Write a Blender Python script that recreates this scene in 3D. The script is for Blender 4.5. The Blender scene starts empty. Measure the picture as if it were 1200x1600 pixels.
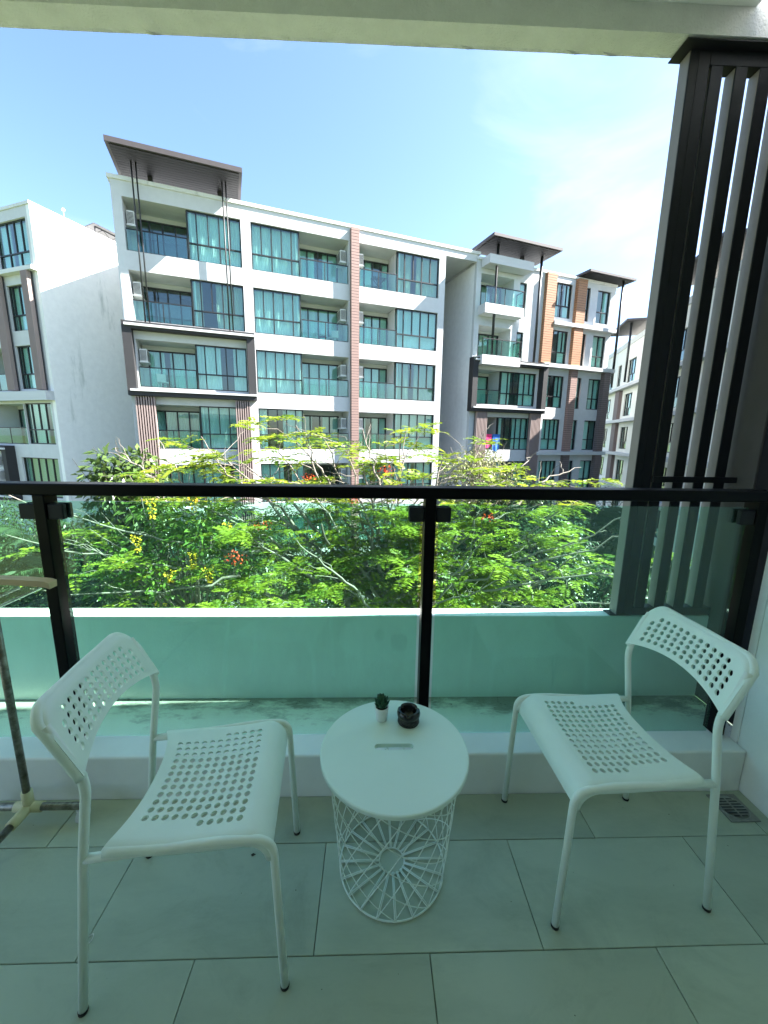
import bpy, bmesh, math, random
import numpy as np
from mathutils import Vector, Matrix
random.seed(7); rng = np.random.default_rng(7)
sc = bpy.context.scene
COL = sc.collection
rad = math.radians

# ------------------------------------------------------------------ camera
CAM = Vector((0, 0, 1.354))
F_PX, PITCH, YAW, ROLL = 618.19, rad(10.79), rad(1.854), rad(0.85)
fw = Vector((math.sin(YAW)*math.cos(PITCH), math.cos(YAW)*math.cos(PITCH), -math.sin(PITCH)))
rt = fw.cross(Vector((0, 0, 1))).normalized(); up = rt.cross(fw)
r2 = rt*math.cos(ROLL) + up*math.sin(ROLL); u2 = -rt*math.sin(ROLL) + up*math.cos(ROLL)
cd = bpy.data.cameras.new('camera'); cam = bpy.data.objects.new('camera', cd); COL.objects.link(cam)
cd.sensor_fit = 'HORIZONTAL'; cd.sensor_width = 36; cd.lens = 36*F_PX/1200
cd.clip_start = 0.02; cd.clip_end = 3000
cam.matrix_world = Matrix(((r2.x, u2.x, -fw.x, CAM.x), (r2.y, u2.y, -fw.y, CAM.y), (r2.z, u2.z, -fw.z, CAM.z), (0, 0, 0, 1)))
sc.camera = cam

# ------------------------------------------------------------------ world, sun, exposure
SUN = Vector((0.735, 0.03, 0.70)).normalized()        # towards the sun
w = bpy.data.worlds.new('World'); sc.world = w; w.use_nodes = True
nt = w.node_tree; nt.nodes.clear()
out = nt.nodes.new('ShaderNodeOutputWorld'); bg = nt.nodes.new('ShaderNodeBackground')
sky = nt.nodes.new('ShaderNodeTexSky'); sky.sky_type = 'NISHITA'; sky.sun_disc = False
sky.sun_elevation = math.asin(SUN.z); sky.sun_rotation = math.atan2(SUN.x, SUN.y)
sky.air_density = 1.0; sky.dust_density = 1.2; sky.ozone_density = 4.5
tc = nt.nodes.new('ShaderNodeTexCoord')
mp = nt.nodes.new('ShaderNodeMapping'); mp.inputs['Scale'].default_value = (1.2, 1.2, 3.2); mp.inputs['Rotation'].default_value = (0.35, 0.5, 0.3); mp.inputs['Location'].default_value = (0.9, 2.2, 0.6)
nz = nt.nodes.new('ShaderNodeTexNoise'); nz.inputs['Scale'].default_value = 1.7; nz.inputs['Detail'].default_value = 7; nz.inputs['Roughness'].default_value = 0.55; nz.inputs['Distortion'].default_value = 0.6
rp = nt.nodes.new('ShaderNodeValToRGB'); rp.color_ramp.elements[0].position = 0.53; rp.color_ramp.elements[1].position = 0.90
rp.color_ramp.elements[1].color = (0.32, 0.32, 0.32, 1)
mx = nt.nodes.new('ShaderNodeMix'); mx.data_type = 'RGBA'
nt.links.new(tc.outputs['Generated'], mp.inputs['Vector']); nt.links.new(mp.outputs['Vector'], nz.inputs['Vector'])
nt.links.new(nz.outputs['Fac'], rp.inputs['Fac']); nt.links.new(rp.outputs['Color'], mx.inputs['Factor'])
nt.links.new(sky.outputs['Color'], mx.inputs['A']); mx.inputs['B'].default_value = (5.2, 5.3, 5.4, 1)
nt.links.new(mx.outputs['Result'], bg.inputs['Color']); bg.inputs['Strength'].default_value = 0.05
nt.links.new(bg.outputs['Background'], out.inputs['Surface'])
sd = bpy.data.lights.new('sun', 'SUN'); sd.energy = 3.8; sd.angle = rad(0.5); sd.color = (1.0, 0.975, 0.93)
so = bpy.data.objects.new('sun', sd); COL.objects.link(so); so.rotation_euler = SUN.to_track_quat('Z', 'Y').to_euler()
sc.view_settings.view_transform = 'Standard'; sc.view_settings.look = 'None'
sc.view_settings.gamma = 1; sc.view_settings.use_curve_mapping = False
sc.view_settings.exposure = 3.2
sc.render.engine = 'CYCLES'
sc.cycles.max_bounces = 12; sc.cycles.diffuse_bounces = 5; sc.cycles.transparent_max_bounces = 24; sc.cycles.glossy_bounces = 4
sc.cycles.sample_clamp_indirect = 6

# ------------------------------------------------------------------ materials
def nodes(name):
    m = bpy.data.materials.new(name); m.use_nodes = True
    t = m.node_tree; b = t.nodes['Principled BSDF']; return m, t, b
def L(t, a, b): t.links.new(a, b)
def mat(name, col, rough=0.6, var=0.0, scale=6, spec=0.4, metal=0.0, bump=0.0, bscale=60, stretch=(1, 1, 1), col2=None, rand=0.0, coord='Object'):
    m, t, b = nodes(name)
    b.inputs['Roughness'].default_value = rough; b.inputs['Metallic'].default_value = metal
    b.inputs['Specular IOR Level'].default_value = spec
    b.inputs['Base Color'].default_value = (*col, 1)
    tcn = t.nodes.new('ShaderNodeTexCoord'); mpn = t.nodes.new('ShaderNodeMapping'); mpn.inputs['Scale'].default_value = stretch
    L(t, tcn.outputs[coord], mpn.inputs['Vector'])
    if var or col2:
        n = t.nodes.new('ShaderNodeTexNoise'); n.inputs['Scale'].default_value = scale; n.inputs['Detail'].default_value = 6; n.inputs['Roughness'].default_value = 0.62
        L(t, mpn.outputs['Vector'], n.inputs['Vector'])
        r = t.nodes.new('ShaderNodeValToRGB'); r.color_ramp.elements[0].position = 0.3; r.color_ramp.elements[1].position = 0.72
        c2 = col2 if col2 else tuple(min(1, c*(1+var)) for c in col)
        c1 = col if col2 else tuple(c*(1-var) for c in col)
        r.color_ramp.elements[0].color = (*c1, 1); r.color_ramp.elements[1].color = (*c2, 1)
        L(t, n.outputs['Fac'], r.inputs['Fac']); src = r.outputs['Color']
        if rand:
            oi = t.nodes.new('ShaderNodeObjectInfo'); mr = t.nodes.new('ShaderNodeMapRange'); mr.inputs['To Min'].default_value = 1-rand; mr.inputs['To Max'].default_value = 1+rand
            L(t, oi.outputs['Random'], mr.inputs['Value'])
            vm = t.nodes.new('ShaderNodeVectorMath'); vm.operation = 'SCALE'; L(t, src, vm.inputs[0]); L(t, mr.outputs['Result'], vm.inputs['Scale']); src = vm.outputs['Vector']
        L(t, src, b.inputs['Base Color'])
    if bump:
        n2 = t.nodes.new('ShaderNodeTexNoise'); n2.inputs['Scale'].default_value = bscale; n2.inputs['Detail'].default_value = 5
        L(t, mpn.outputs['Vector'], n2.inputs['Vector'])
        bp = t.nodes.new('ShaderNodeBump'); bp.inputs['Strength'].default_value = bump; bp.inputs['Distance'].default_value = 0.01
        L(t, n2.outputs['Fac'], bp.inputs['Height']); L(t, bp.outputs['Normal'], b.inputs['Normal'])
    return m
def stained(name, col, stain, thr=0.6, width=0.12, scale=1.5, stretch=(1, 1, 0.3), amount=0.7, rough=0.75, bump=0.1):
    """painted plaster with dirt in its own shapes"""
    m = mat(name, col, rough, 0.05, 3, bump=bump, bscale=90)
    t = m.node_tree; b = t.nodes['Principled BSDF']
    src = b.inputs['Base Color'].links[0].from_socket
    tcn = t.nodes.new('ShaderNodeTexCoord'); mpn = t.nodes.new('ShaderNodeMapping'); mpn.inputs['Scale'].default_value = stretch
    L(t, tcn.outputs['Object'], mpn.inputs['Vector'])
    n = t.nodes.new('ShaderNodeTexNoise'); n.inputs['Scale'].default_value = scale; n.inputs['Detail'].default_value = 9; n.inputs['Roughness'].default_value = 0.7
    L(t, mpn.outputs['Vector'], n.inputs['Vector'])
    r = t.nodes.new('ShaderNodeValToRGB'); r.color_ramp.elements[0].position = thr; r.color_ramp.elements[1].position = thr+width
    r.color_ramp.elements[1].color = (amount, amount, amount, 1)
    L(t, n.outputs['Fac'], r.inputs['Fac'])
    mxn = t.nodes.new('ShaderNodeMix'); mxn.data_type = 'RGBA'; L(t, r.outputs['Color'], mxn.inputs['Factor'])
    L(t, src, mxn.inputs['A']); mxn.inputs['B'].default_value = (*stain, 1); L(t, mxn.outputs['Result'], b.inputs['Base Color'])
    return m
def glass(name, tint, refl=1.0, rough=0.0):
    """thin tinted pane: clear tinted transmission plus a mirror coat (same for every ray)"""
    m = bpy.data.materials.new(name); m.use_nodes = True; t = m.node_tree; t.nodes.clear()
    o = t.nodes.new('ShaderNodeOutputMaterial'); tr = t.nodes.new('ShaderNodeBsdfTransparent'); gl = t.nodes.new('ShaderNodeBsdfGlossy')
    tr.inputs['Color'].default_value = (*tint, 1); gl.inputs['Roughness'].default_value = rough
    gl.inputs['Color'].default_value = (1, 1, 1, 1)
    lw = t.nodes.new('ShaderNodeLayerWeight'); lw.inputs['Blend'].default_value = 0.5
    pw = t.nodes.new('ShaderNodeMath'); pw.operation = 'POWER'; pw.inputs[1].default_value = 5
    ma = t.nodes.new('ShaderNodeMath'); ma.operation = 'MULTIPLY_ADD'; ma.inputs[1].default_value = 0.95*min(1, refl); ma.inputs[2].default_value = 0.04*refl
    L(t, lw.outputs['Facing'], pw.inputs[0]); L(t, pw.outputs[0], ma.inputs[0])
    mi = t.nodes.new('ShaderNodeMixShader'); L(t, ma.outputs[0], mi.inputs['Fac']); L(t, tr.outputs[0], mi.inputs[1]); L(t, gl.outputs[0], mi.inputs[2])
    L(t, mi.outputs[0], o.inputs['Surface']); return m
def leafmat(name, c1, c2, trans=0.35, rough=0.45, tcol=None):
    m, t, b = nodes(name)
    at = t.nodes.new('ShaderNodeAttribute'); at.attribute_name = 'tint'
    r = t.nodes.new('ShaderNodeValToRGB'); r.color_ramp.elements[0].color = (*c1, 1); r.color_ramp.elements[1].color = (*c2, 1)
    L(t, at.outputs['Fac'], r.inputs['Fac']); L(t, r.outputs['Color'], b.inputs['Base Color'])
    b.inputs['Roughness'].default_value = rough; b.inputs['Specular IOR Level'].default_value = 0.35
    tl = t.nodes.new('ShaderNodeBsdfTranslucent'); L(t, r.outputs['Color'], tl.inputs['Color'])
    if tcol:
        mu = t.nodes.new('ShaderNodeMix'); mu.data_type = 'RGBA'; mu.blend_type = 'MULTIPLY'; mu.inputs['Factor'].default_value = 1
        L(t, r.outputs['Color'], mu.inputs['A']); mu.inputs['B'].default_value = (*tcol, 1); L(t, mu.outputs['Result'], tl.inputs['Color'])
    mi = t.nodes.new('ShaderNodeMixShader'); mi.inputs['Fac'].default_value = trans
    L(t, b.outputs[0], mi.inputs[1]); L(t, tl.outputs[0], mi.inputs[2])
    L(t, mi.outputs[0], t.nodes['Material Output'].inputs['Surface']); return m

M = {}
M['plaster'] = mat('balcony_plaster', (0.86, 0.87, 0.83), 0.8, 0.04, 4, bump=0.12, bscale=120)
M['beam'] = mat('beam_render', (0.66, 0.66, 0.67), 0.9, 0.08, 9, bump=0.6, bscale=140)
M['darkdoor'] = mat('back_wall_paint', (0.32, 0.32, 0.28), 0.7, 0.04, 3)
M['kerb'] = mat('kerb_paint', (0.82, 0.83, 0.79), 0.55, 0.05, 5, bump=0.08, bscale=90)
M['trough_wall'] = stained('trough_wall_paint', (0.85, 0.88, 0.83), (0.30, 0.34, 0.28), 0.62, 0.25, 2.2, (1, 1, 0.5), 0.35)
M['tile'] = stained('porcelain_tile', (0.43, 0.485, 0.375), (0.30, 0.345, 0.265), 0.46, 0.30, 1.9, (0.7, 2.4, 1), 0.85, 0.42, 0.05)
def tile_marks(m):
    t = m.node_tree; b = t.nodes['Principled BSDF']; src = b.inputs['Base Color'].links[0].from_socket
    g = t.nodes.new('ShaderNodeNewGeometry')
    n = t.nodes.new('ShaderNodeTexNoise'); n.inputs['Scale'].default_value = 3.3; n.inputs['Detail'].default_value = 10; n.inputs['Roughness'].default_value = 0.72; n.inputs['Distortion'].default_value = 1.2
    L(t, g.outputs['Position'], n.inputs['Vector'])
    r = t.nodes.new('ShaderNodeValToRGB'); r.color_ramp.elements[0].position = 0.52; r.color_ramp.elements[1].position = 0.74; r.color_ramp.elements[1].color = (.35, .35, .35, 1)
    L(t, n.outputs['Fac'], r.inputs['Fac'])
    mx1 = t.nodes.new('ShaderNodeMix'); mx1.data_type = 'RGBA'; L(t, r.outputs['Color'], mx1.inputs['Factor']); L(t, src, mx1.inputs['A']); mx1.inputs['B'].default_value = (0.17, 0.195, 0.15, 1)
    oi = t.nodes.new('ShaderNodeObjectInfo'); mr = t.nodes.new('ShaderNodeMapRange'); mr.inputs['To Min'].default_value = .90; mr.inputs['To Max'].default_value = 1.10
    L(t, oi.outputs['Random'], mr.inputs['Value'])
    vm = t.nodes.new('ShaderNodeVectorMath'); vm.operation = 'SCALE'; L(t, mx1.outputs['Result'], vm.inputs[0]); L(t, mr.outputs['Result'], vm.inputs['Scale']); L(t, vm.outputs['Vector'], b.inputs['Base Color'])
    rr = t.nodes.new('ShaderNodeMapRange'); rr.inputs['To Min'].default_value = .30; rr.inputs['To Max'].default_value = .62; L(t, n.outputs['Fac'], rr.inputs['Value']); L(t, rr.outputs['Result'], b.inputs['Roughness'])
tile_marks(M['tile'])
M['grout'] = mat('grout', (0.13, 0.145, 0.12), 0.95, 0.2, 30)
M['black'] = mat('black_powdercoat', (0.003, 0.003, 0.0035), 0.36, 0.15, 30, spec=0.10)
M['rubber'] = mat('black_rubber', (0.015, 0.015, 0.015), 0.7, 0.1, 40)
M['taupe'] = mat('taupe_coated_steel', (0.33, 0.295, 0.275), 0.55, 0.07, 12, spec=0.4, bump=0.05, bscale=200)
M['jamb'] = mat('jamb_taupe_steel', (0.21, 0.185, 0.17), 0.55, 0.07, 12)
M['column'] = mat('dark_taupe_render', (0.075, 0.068, 0.062), 0.7, 0.08, 6, bump=0.06, bscale=120)
M['darkframe'] = mat('dark_screen_steel', (0.016, 0.016, 0.019), 0.5, 0.12, 20, spec=0.2)
M['glass'] = glass('green_balustrade_glass', (0.74, 0.955, 0.87), 1.0)
def dusty(m, amt=0.05):
    t = m.node_tree; o = t.nodes['Material Output'] if 'Material Output' in t.nodes else [n for n in t.nodes if n.type == 'OUTPUT_MATERIAL'][0]
    src = o.inputs['Surface'].links[0].from_socket; g = t.nodes.new('ShaderNodeNewGeometry'); mpn = t.nodes.new('ShaderNodeMapping'); mpn.inputs['Scale'].default_value = (3, 3, 0.8); L(t, g.outputs['Position'], mpn.inputs['Vector'])
    n = t.nodes.new('ShaderNodeTexNoise'); n.inputs['Scale'].default_value = 1.6; n.inputs['Detail'].default_value = 9; n.inputs['Roughness'].default_value = .7; L(t, mpn.outputs['Vector'], n.inputs['Vector'])
    mr = t.nodes.new('ShaderNodeMapRange'); mr.inputs['From Min'].default_value = .45; mr.inputs['From Max'].default_value = .8; mr.inputs['To Min'].default_value = 0; mr.inputs['To Max'].default_value = amt; L(t, n.outputs['Fac'], mr.inputs['Value'])
    df = t.nodes.new('ShaderNodeBsdfDiffuse'); df.inputs['Color'].default_value = (.8, .85, .8, 1)
    mi = t.nodes.new('ShaderNodeMixShader'); L(t, mr.outputs['Result'], mi.inputs['Fac']); L(t, src, mi.inputs[1]); L(t, df.outputs[0], mi.inputs[2]); L(t, mi.outputs[0], o.inputs['Surface'])
dusty(M['glass'])
M['chair'] = mat('white_chair_plastic', (0.78, 0.88, 0.79), 0.42, 0.03, 8, spec=0.45, bump=0.04, bscale=400)
M['tube'] = mat('white_lacquered_tube', (0.79, 0.87, 0.78), 0.33, 0.03, 14, spec=0.5)
M['ttop'] = mat('white_tabletop', (0.76, 0.89, 0.80), 0.36, 0.03, 3, spec=0.5, bump=0.03, bscale=30)
M['steel'] = mat('stainless', (0.78, 0.79, 0.77), 0.3, 0.15, 40, metal=1.0)
M['drain'] = mat('dull_drain_steel', (0.30, 0.31, 0.29), 0.45, 0.2, 40, metal=0.8)
M['rust'] = mat('pitted_chrome', (0.36, 0.35, 0.31), 0.38, 0, 45, metal=0.75, col2=(0.10, 0.08, 0.055), bump=0.2, bscale=120)
M['cream'] = mat('aged_cream_plastic', (0.60, 0.55, 0.33), 0.5, 0.10, 15)
M['creambar'] = mat('cream_top_bar', (0.55, 0.40, 0.22), 0.5, 0.12, 8, stretch=(0.4, 4, 4))
M['caster'] = mat('grey_caster', (0.6, 0.62, 0.6), 0.4, 0.08, 20)
M['pot'] = mat('white_ceramic', (0.78, 0.80, 0.78), 0.35, 0.03, 20)
M['succ'] = mat('succulent_green', (0.03, 0.10, 0.05), 0.45, 0.35, 60)
M['soil'] = mat('soil', (0.02, 0.016, 0.012), 0.95, 0.3, 80)
M['ash'] = mat('black_glazed_ceramic', (0.010, 0.010, 0.011), 0.22, 0.2, 60, spec=0.6)
M['ashband'] = mat('black_relief_band', (0.03, 0.03, 0.03), 0.45, 0.6, 120, bump=0.8, bscale=160)
M['string'] = mat('white_string', (0.7, 0.7, 0.66), 0.8, 0.05, 20)
M['dirt'] = mat('dirt', (0.03, 0.03, 0.022), 0.95, 0.4, 60)
# buildings
M['bwhite'] = stained('facade_white_paint', (0.52, 0.525, 0.525), (0.27, 0.45, 0.42), 0.55, 0.25, 0.9, (1, 1, 0.28), 0.38, 0.8, 0.05)
M['bstain'] = stained('gable_lifted_white', (0.78, 0.775, 0.745), (0.30, 0.34, 0.30), 0.60, 0.10, 1.0, (1, 1, 0.16), 0.55, 0.85, 0.05)  # weather stains over a white lifted to brighten the mostly shaded gable
M['blift'] = stained('shade_lifted_white', (0.80, 0.80, 0.785), (0.42, 0.42, 0.40), 0.56, 0.25, 0.9, (1, 1, 0.2), 0.35, 0.85, 0.05)  # lighter copy of the facade white, brightens walls standing in shade
M['coping'] = stained('weathered_parapet', (0.62, 0.62, 0.60), (0.16, 0.16, 0.15), 0.54, 0.16, 2.2, (1, 1, 0.25), 0.65, 0.85, 0.05)
M['bgrey'] = mat('facade_dark_grey', (0.026, 0.025, 0.026), 0.7, 0.10, 2)
M['bwin'] = mat('window_frame_black', (0.016, 0.018, 0.018), 0.45)
M['bglass'] = glass('facade_green_glass', (0.78, 0.95, 0.92), 1.6)
M['brail'] = glass('facade_balustrade_glass', (0.72, 0.92, 0.86), 1.5)
M['curtain'] = mat('white_curtain', (0.78, 0.79, 0.76), 0.9, 0.05, 2)
M['curtain2'] = mat('cream_curtain', (0.60, 0.57, 0.48), 0.9, 0.05, 2)
M['room'] = mat('room_interior', (0.22, 0.21, 0.20), 0.9)
M['brown'] = mat('brown_slat', (0.29, 0.22, 0.20), 0.65, 0.10, 3)
M['pink'] = mat('pinkish_cladding_board', (0.27, 0.175, 0.15), 0.7, 0.10, 6, stretch=(0.3, 1, 3))
M['timber'] = mat('orange_timber_board', (0.33, 0.165, 0.085), 0.65, 0.14, 5, stretch=(0.4, 1, 5))
M['purple'] = mat('grey_brown_brick_board', (0.16, 0.125, 0.12), 0.75, 0.12, 6)
M['canopy'] = mat('canopy_edge_brown', (0.06, 0.05, 0.05), 0.6, 0.08, 2)
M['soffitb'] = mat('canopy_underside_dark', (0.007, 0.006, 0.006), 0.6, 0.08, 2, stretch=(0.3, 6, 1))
M['acbody'] = mat('ac_cabinet', (0.66, 0.66, 0.63), 0.5, 0.05, 3)
M['acdark'] = mat('ac_grille', (0.06, 0.06, 0.06), 0.6)
M['roofsheet'] = mat('truss_roof_sheet', (0.30, 0.29, 0.28), 0.6, 0.1, 3)
M['cloth_pink'] = mat('pink_cloth', (0.65, 0.04, 0.16), 0.9, 0.06, 5)
M['cloth_blue'] = mat('blue_cloth', (0.04, 0.16, 0.50), 0.9, 0.06, 5)
# nature
M['ground'] = mat('garden_soil_grass', (0.06, 0.085, 0.03), 0.95, 0, 0.8, col2=(0.11, 0.14, 0.05), bump=0.4, bscale=12)
M['paving'] = mat('garden_paving', (0.30, 0.30, 0.28), 0.85, 0.12, 2)
M['bark'] = mat('grey_bark', (0.13, 0.11, 0.09), 0.9, 0, 9, col2=(0.26, 0.235, 0.20), bump=0.3, bscale=25)
M['bark_dark'] = mat('dark_bark', (0.07, 0.06, 0.045), 0.9, 0.3, 8, bump=0.3, bscale=25)
M['flame'] = leafmat('flame_tree_leaf', (0.08, 0.16, 0.016), (0.29, 0.35, 0.03), 0.48)
M['cassia'] = leafmat('cassia_leaf', (0.045, 0.12, 0.02), (0.14, 0.24, 0.035), 0.38)
M['yellow'] = leafmat('yellow_petal', (0.70, 0.45, 0.015), (0.85, 0.62, 0.05), 0.35, 0.6)
M['red'] = leafmat('red_petal', (0.55, 0.03, 0.012), (0.75, 0.13, 0.03), 0.3, 0.6)
M['broad'] = leafmat('broad_leaf', (0.035, 0.075, 0.018), (0.13, 0.19, 0.05), 0.25, 0.35)
M['pale'] = leafmat('pale_olive_leaf', (0.12, 0.14, 0.05), (0.27, 0.27, 0.12), 0.25, 0.5)
M['shrub'] = leafmat('dark_glossy_leaf', (0.018, 0.045, 0.018), (0.055, 0.105, 0.04), 0.18, 0.32)
M['palm'] = leafmat('palm_leaf', (0.01, 0.03, 0.012), (0.03, 0.065, 0.02), 0.22, 0.65)
M['whiteflower'] = leafmat('white_petal', (0.75, 0.75, 0.72), (0.85, 0.85, 0.82), 0.3, 0.6)

# ------------------------------------------------------------------ mesh helpers
def link(name, me, parent=None, loc=None, rot=None):
    o = bpy.data.objects.new(name, me); COL.objects.link(o)
    if parent is not None: o.parent = parent
    if loc is not None: o.location = loc
    if rot is not None: o.rotation_euler = rot
    return o
def tag(o, label=None, cat=None, group=None, kind=None):
    if label: o['label'] = label
    if cat: o['category'] = cat
    if group: o['group'] = group
    if kind: o['kind'] = kind
    return o
def thing(name, label, cat, loc=(0, 0, 0), rz=0, group=None):
    o = link(name, None, None, loc, (0, 0, rz)); return tag(o, label, cat, group)
CUBE = [(0,3,2,1),(4,5,6,7),(0,1,5,4),(1,2,6,5),(2,3,7,6),(3,0,4,7)]
class MB:
    def __init__(s): s.v = []; s.f = []; s.mi = []
    def add(s, vs, fs, mi=0):
        o = len(s.v); s.v += [tuple(v) for v in vs]; s.f += [tuple(i+o for i in f) for f in fs]; s.mi += [mi]*len(fs); return s
    def box(s, x0, x1, y0, y1, z0, z1, mi=0):
        return s.add([(x0,y0,z0),(x1,y0,z0),(x1,y1,z0),(x0,y1,z0),(x0,y0,z1),(x1,y0,z1),(x1,y1,z1),(x0,y1,z1)], CUBE, mi)
    def obox(s, c, ax, ay, az, mi=0):
        c = Vector(c); ax, ay, az = Vector(ax), Vector(ay), Vector(az)
        P = [c+ax*i+ay*j+az*k for (i,j,k) in [(-1,-1,-1),(1,-1,-1),(1,1,-1),(-1,1,-1),(-1,-1,1),(1,-1,1),(1,1,1),(-1,1,1)]]
        return s.add(P, CUBE, mi)
    def tube(s, pts, r, n=10, caps=True, mi=0, closed=False):
        pts = [Vector(p) for p in pts]; N = len(pts)
        rr = r if isinstance(r, (list, tuple)) else [r]*N
        prev = None; base = len(s.v)
        for i, p in enumerate(pts):
            if closed: t = (pts[(i+1) % N]-pts[i-1])
            else: t = pts[min(i+1, N-1)]-pts[max(i-1, 0)]
            t = t.normalized() if t.length > 1e-9 else Vector((0,0,1))
            if prev is None:
                a = Vector((0,0,1)) if abs(t.z) < 0.9 else Vector((1,0,0))
                u = t.cross(a).normalized()
            else:
                u = (prev - t*prev.dot(t)); u = u.normalized() if u.length > 1e-6 else t.orthogonal().normalized()
            prev = u; v = t.cross(u)
            for k in range(n):
                a = 2*math.pi*k/n; s.v.append(tuple(p+(u*math.cos(a)+v*math.sin(a))*rr[i]))
        rng_ = N if closed else N-1
        for i in range(rng_):
            j = (i+1) % N
            for k in range(n):
                k2 = (k+1) % n
                s.f.append((base+i*n+k, base+i*n+k2, base+j*n+k2, base+j*n+k)); s.mi.append(mi)
        if caps and not closed:
            s.f.append(tuple(base+k for k in reversed(range(n)))); s.mi.append(mi)
            s.f.append(tuple(base+(N-1)*n+k for k in range(n))); s.mi.append(mi)
        return s
    def lathe(s, prof, c=(0,0,0), n=32, mi=0):
        base = len(s.v)
        for (r, z) in prof:
            for k in range(n):
                a = 2*math.pi*k/n; s.v.append((c[0]+r*math.cos(a), c[1]+r*math.sin(a), c[2]+z))
        for i in range(len(prof)-1):
            for k in range(n):
                k2 = (k+1) % n
                s.f.append((base+i*n+k, base+i*n+k2, base+(i+1)*n+k2, base+(i+1)*n+k)); s.mi.append(mi)
        return s
    def mesh(s, name, mats, smooth=False, bevel=0, seg=2, fixn=False):
        me = bpy.data.meshes.new(name); me.from_pydata(s.v, [], s.f)
        for m in (mats if isinstance(mats, (list, tuple)) else [mats]): me.materials.append(m)
        if any(s.mi): me.polygons.foreach_set('material_index', s.mi)
        if bevel or fixn:
            bm = bmesh.new(); bm.from_mesh(me)
            if fixn: bmesh.ops.recalc_face_normals(bm, faces=bm.faces)
            if bevel: bmesh.ops.bevel(bm, geom=bm.edges[:], offset=bevel, segments=seg, affect='EDGES', clamp_overlap=True, profile=0.5)
            bm.to_mesh(me); bm.free()
        if smooth: me.polygons.foreach_set('use_smooth', [True]*len(me.polygons))
        me.update(); return me
    def build(s, name, mats, parent=None, smooth=False, bevel=0, loc=None, rot=None, seg=2, fixn=False):
        return link(name, s.mesh(name, mats, smooth, bevel, seg, fixn), parent, loc, rot)
_unit = {}
def ubox(name, m, parent, x0, x1, y0, y1, z0, z1):
    """a box that shares one unit mesh per material"""
    key = m.name
    if key not in _unit:
        _unit[key] = MB().box(-.5, .5, -.5, .5, -.5, .5).mesh('unit_box_'+key, m)
    o = link(name, _unit[key], parent, ((x0+x1)/2, (y0+y1)/2, (z0+z1)/2)); o.scale = (x1-x0, y1-y0, z1-z0); return o
def smooth_path(pts, n=8):
    """Catmull-Rom"""
    P = [Vector(p) for p in pts]; P = [P[0]*2-P[1]]+P+[P[-1]*2-P[-2]]; out = []
    for i in range(1, len(P)-2):
        for k in range(n):
            t = k/n; a, b, c, d = P[i-1], P[i], P[i+1], P[i+2]
            out.append(0.5*((2*b)+(c-a)*t+(2*a-5*b+4*c-d)*t*t+(3*b-a-3*c+d)*t**3))
    out.append(P[-2]); return out
def round_path(pts, r=0.05, n=6):
    """polyline with rounded corners"""
    P = [Vector(p) for p in pts]; out = [P[0]]
    for i in range(1, len(P)-1):
        a = (P[i-1]-P[i]); b = (P[i+1]-P[i]); d = min(r, a.length*.45, b.length*.45)
        p0 = P[i]+a.normalized()*d; p1 = P[i]+b.normalized()*d
        for k in range(n+1):
            t = k/n; out.append(p0*(1-t)**2+P[i]*2*t*(1-t)+p1*t*t)
    out.append(P[-1]); return out

# ================================================================== SETTING: ground
g = MB().add([(-900,-900,0),(900,-900,0),(900,900,0),(-900,900,0)], [(0,1,2,3)]).build('ground', M['ground'], loc=(0,0,-6.0)); tag(g, kind='structure')
pth = MB(); 
pp = [(-14,13.5),(-6,15.5),(0,16.6),(6,18.5),(14,24),(20,34)]
for i in range(len(pp)-1):
    (xa,ya),(xb,yb) = pp[i],pp[i+1]
    pth.add([(xa,ya,0),(xb,yb,0),(xb,yb+1.4,0),(xa,ya+1.4,0)], [(0,1,2,3)])
tag(pth.build('path', M['paving'], loc=(0,0,-5.99)), kind='structure')

# ================================================================== SETTING: the balcony
XL, XR, YB = -2.75, 1.465, -1.0
fl = MB().box(XL-.2, XR+.2, YB-.2, 1.97, -0.30, -0.012).build('floor', M['grout']); tag(fl, kind='structure')
tl_cache = {}
TW, TD, GAP = 0.618, 0.298, 0.0022
row = 0; y1 = 1.29
yy = 1.112
edges = [1.2895, 1.112]
while edges[-1] > YB: edges.append(edges[-1]-TD)
for r_ in range(len(edges)-1):
    ya, yb = max(edges[r_+1], YB), edges[r_]
    off = 0.475 if r_ % 2 else 0.475+TW/2
    k0 = math.floor((XL-off)/TW)
    for k in range(k0, 12):
        xa, xb = max(off+k*TW, XL), min(off+(k+1)*TW, XR)
        if xb-xa < 0.01: continue
        key = (round(xb-xa, 4), round(yb-ya, 4))
        if key not in tl_cache:
            hx, hy = (xb-xa)/2-GAP/2, (yb-ya)/2-GAP/2
            tl_cache[key] = MB().box(-hx, hx, -hy, hy, -0.012, 0).mesh('tile', M['tile'], bevel=0.0012, seg=1)
        link('tile', tl_cache[key], fl, ((xa+xb)/2, (ya+yb)/2, random.uniform(-.0006, .0006)))
# kerb under the railing
kb = MB().box(XL, XR, 1.29, 1.405, -0.01, 0.177).build('kerb', M['kerb'], bevel=0.008, seg=3); tag(kb, kind='structure')
# planter trough
tf = bpy.data.meshes.new('trough_floor')
M['trough_floor'] = stained('trough_floor_screed', (0.82, 0.84, 0.76), (0.22, 0.25, 0.17), 0.56, 0.25, 3.0, (1, 1, 1), 0.5, 0.6, 0.15)
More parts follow.
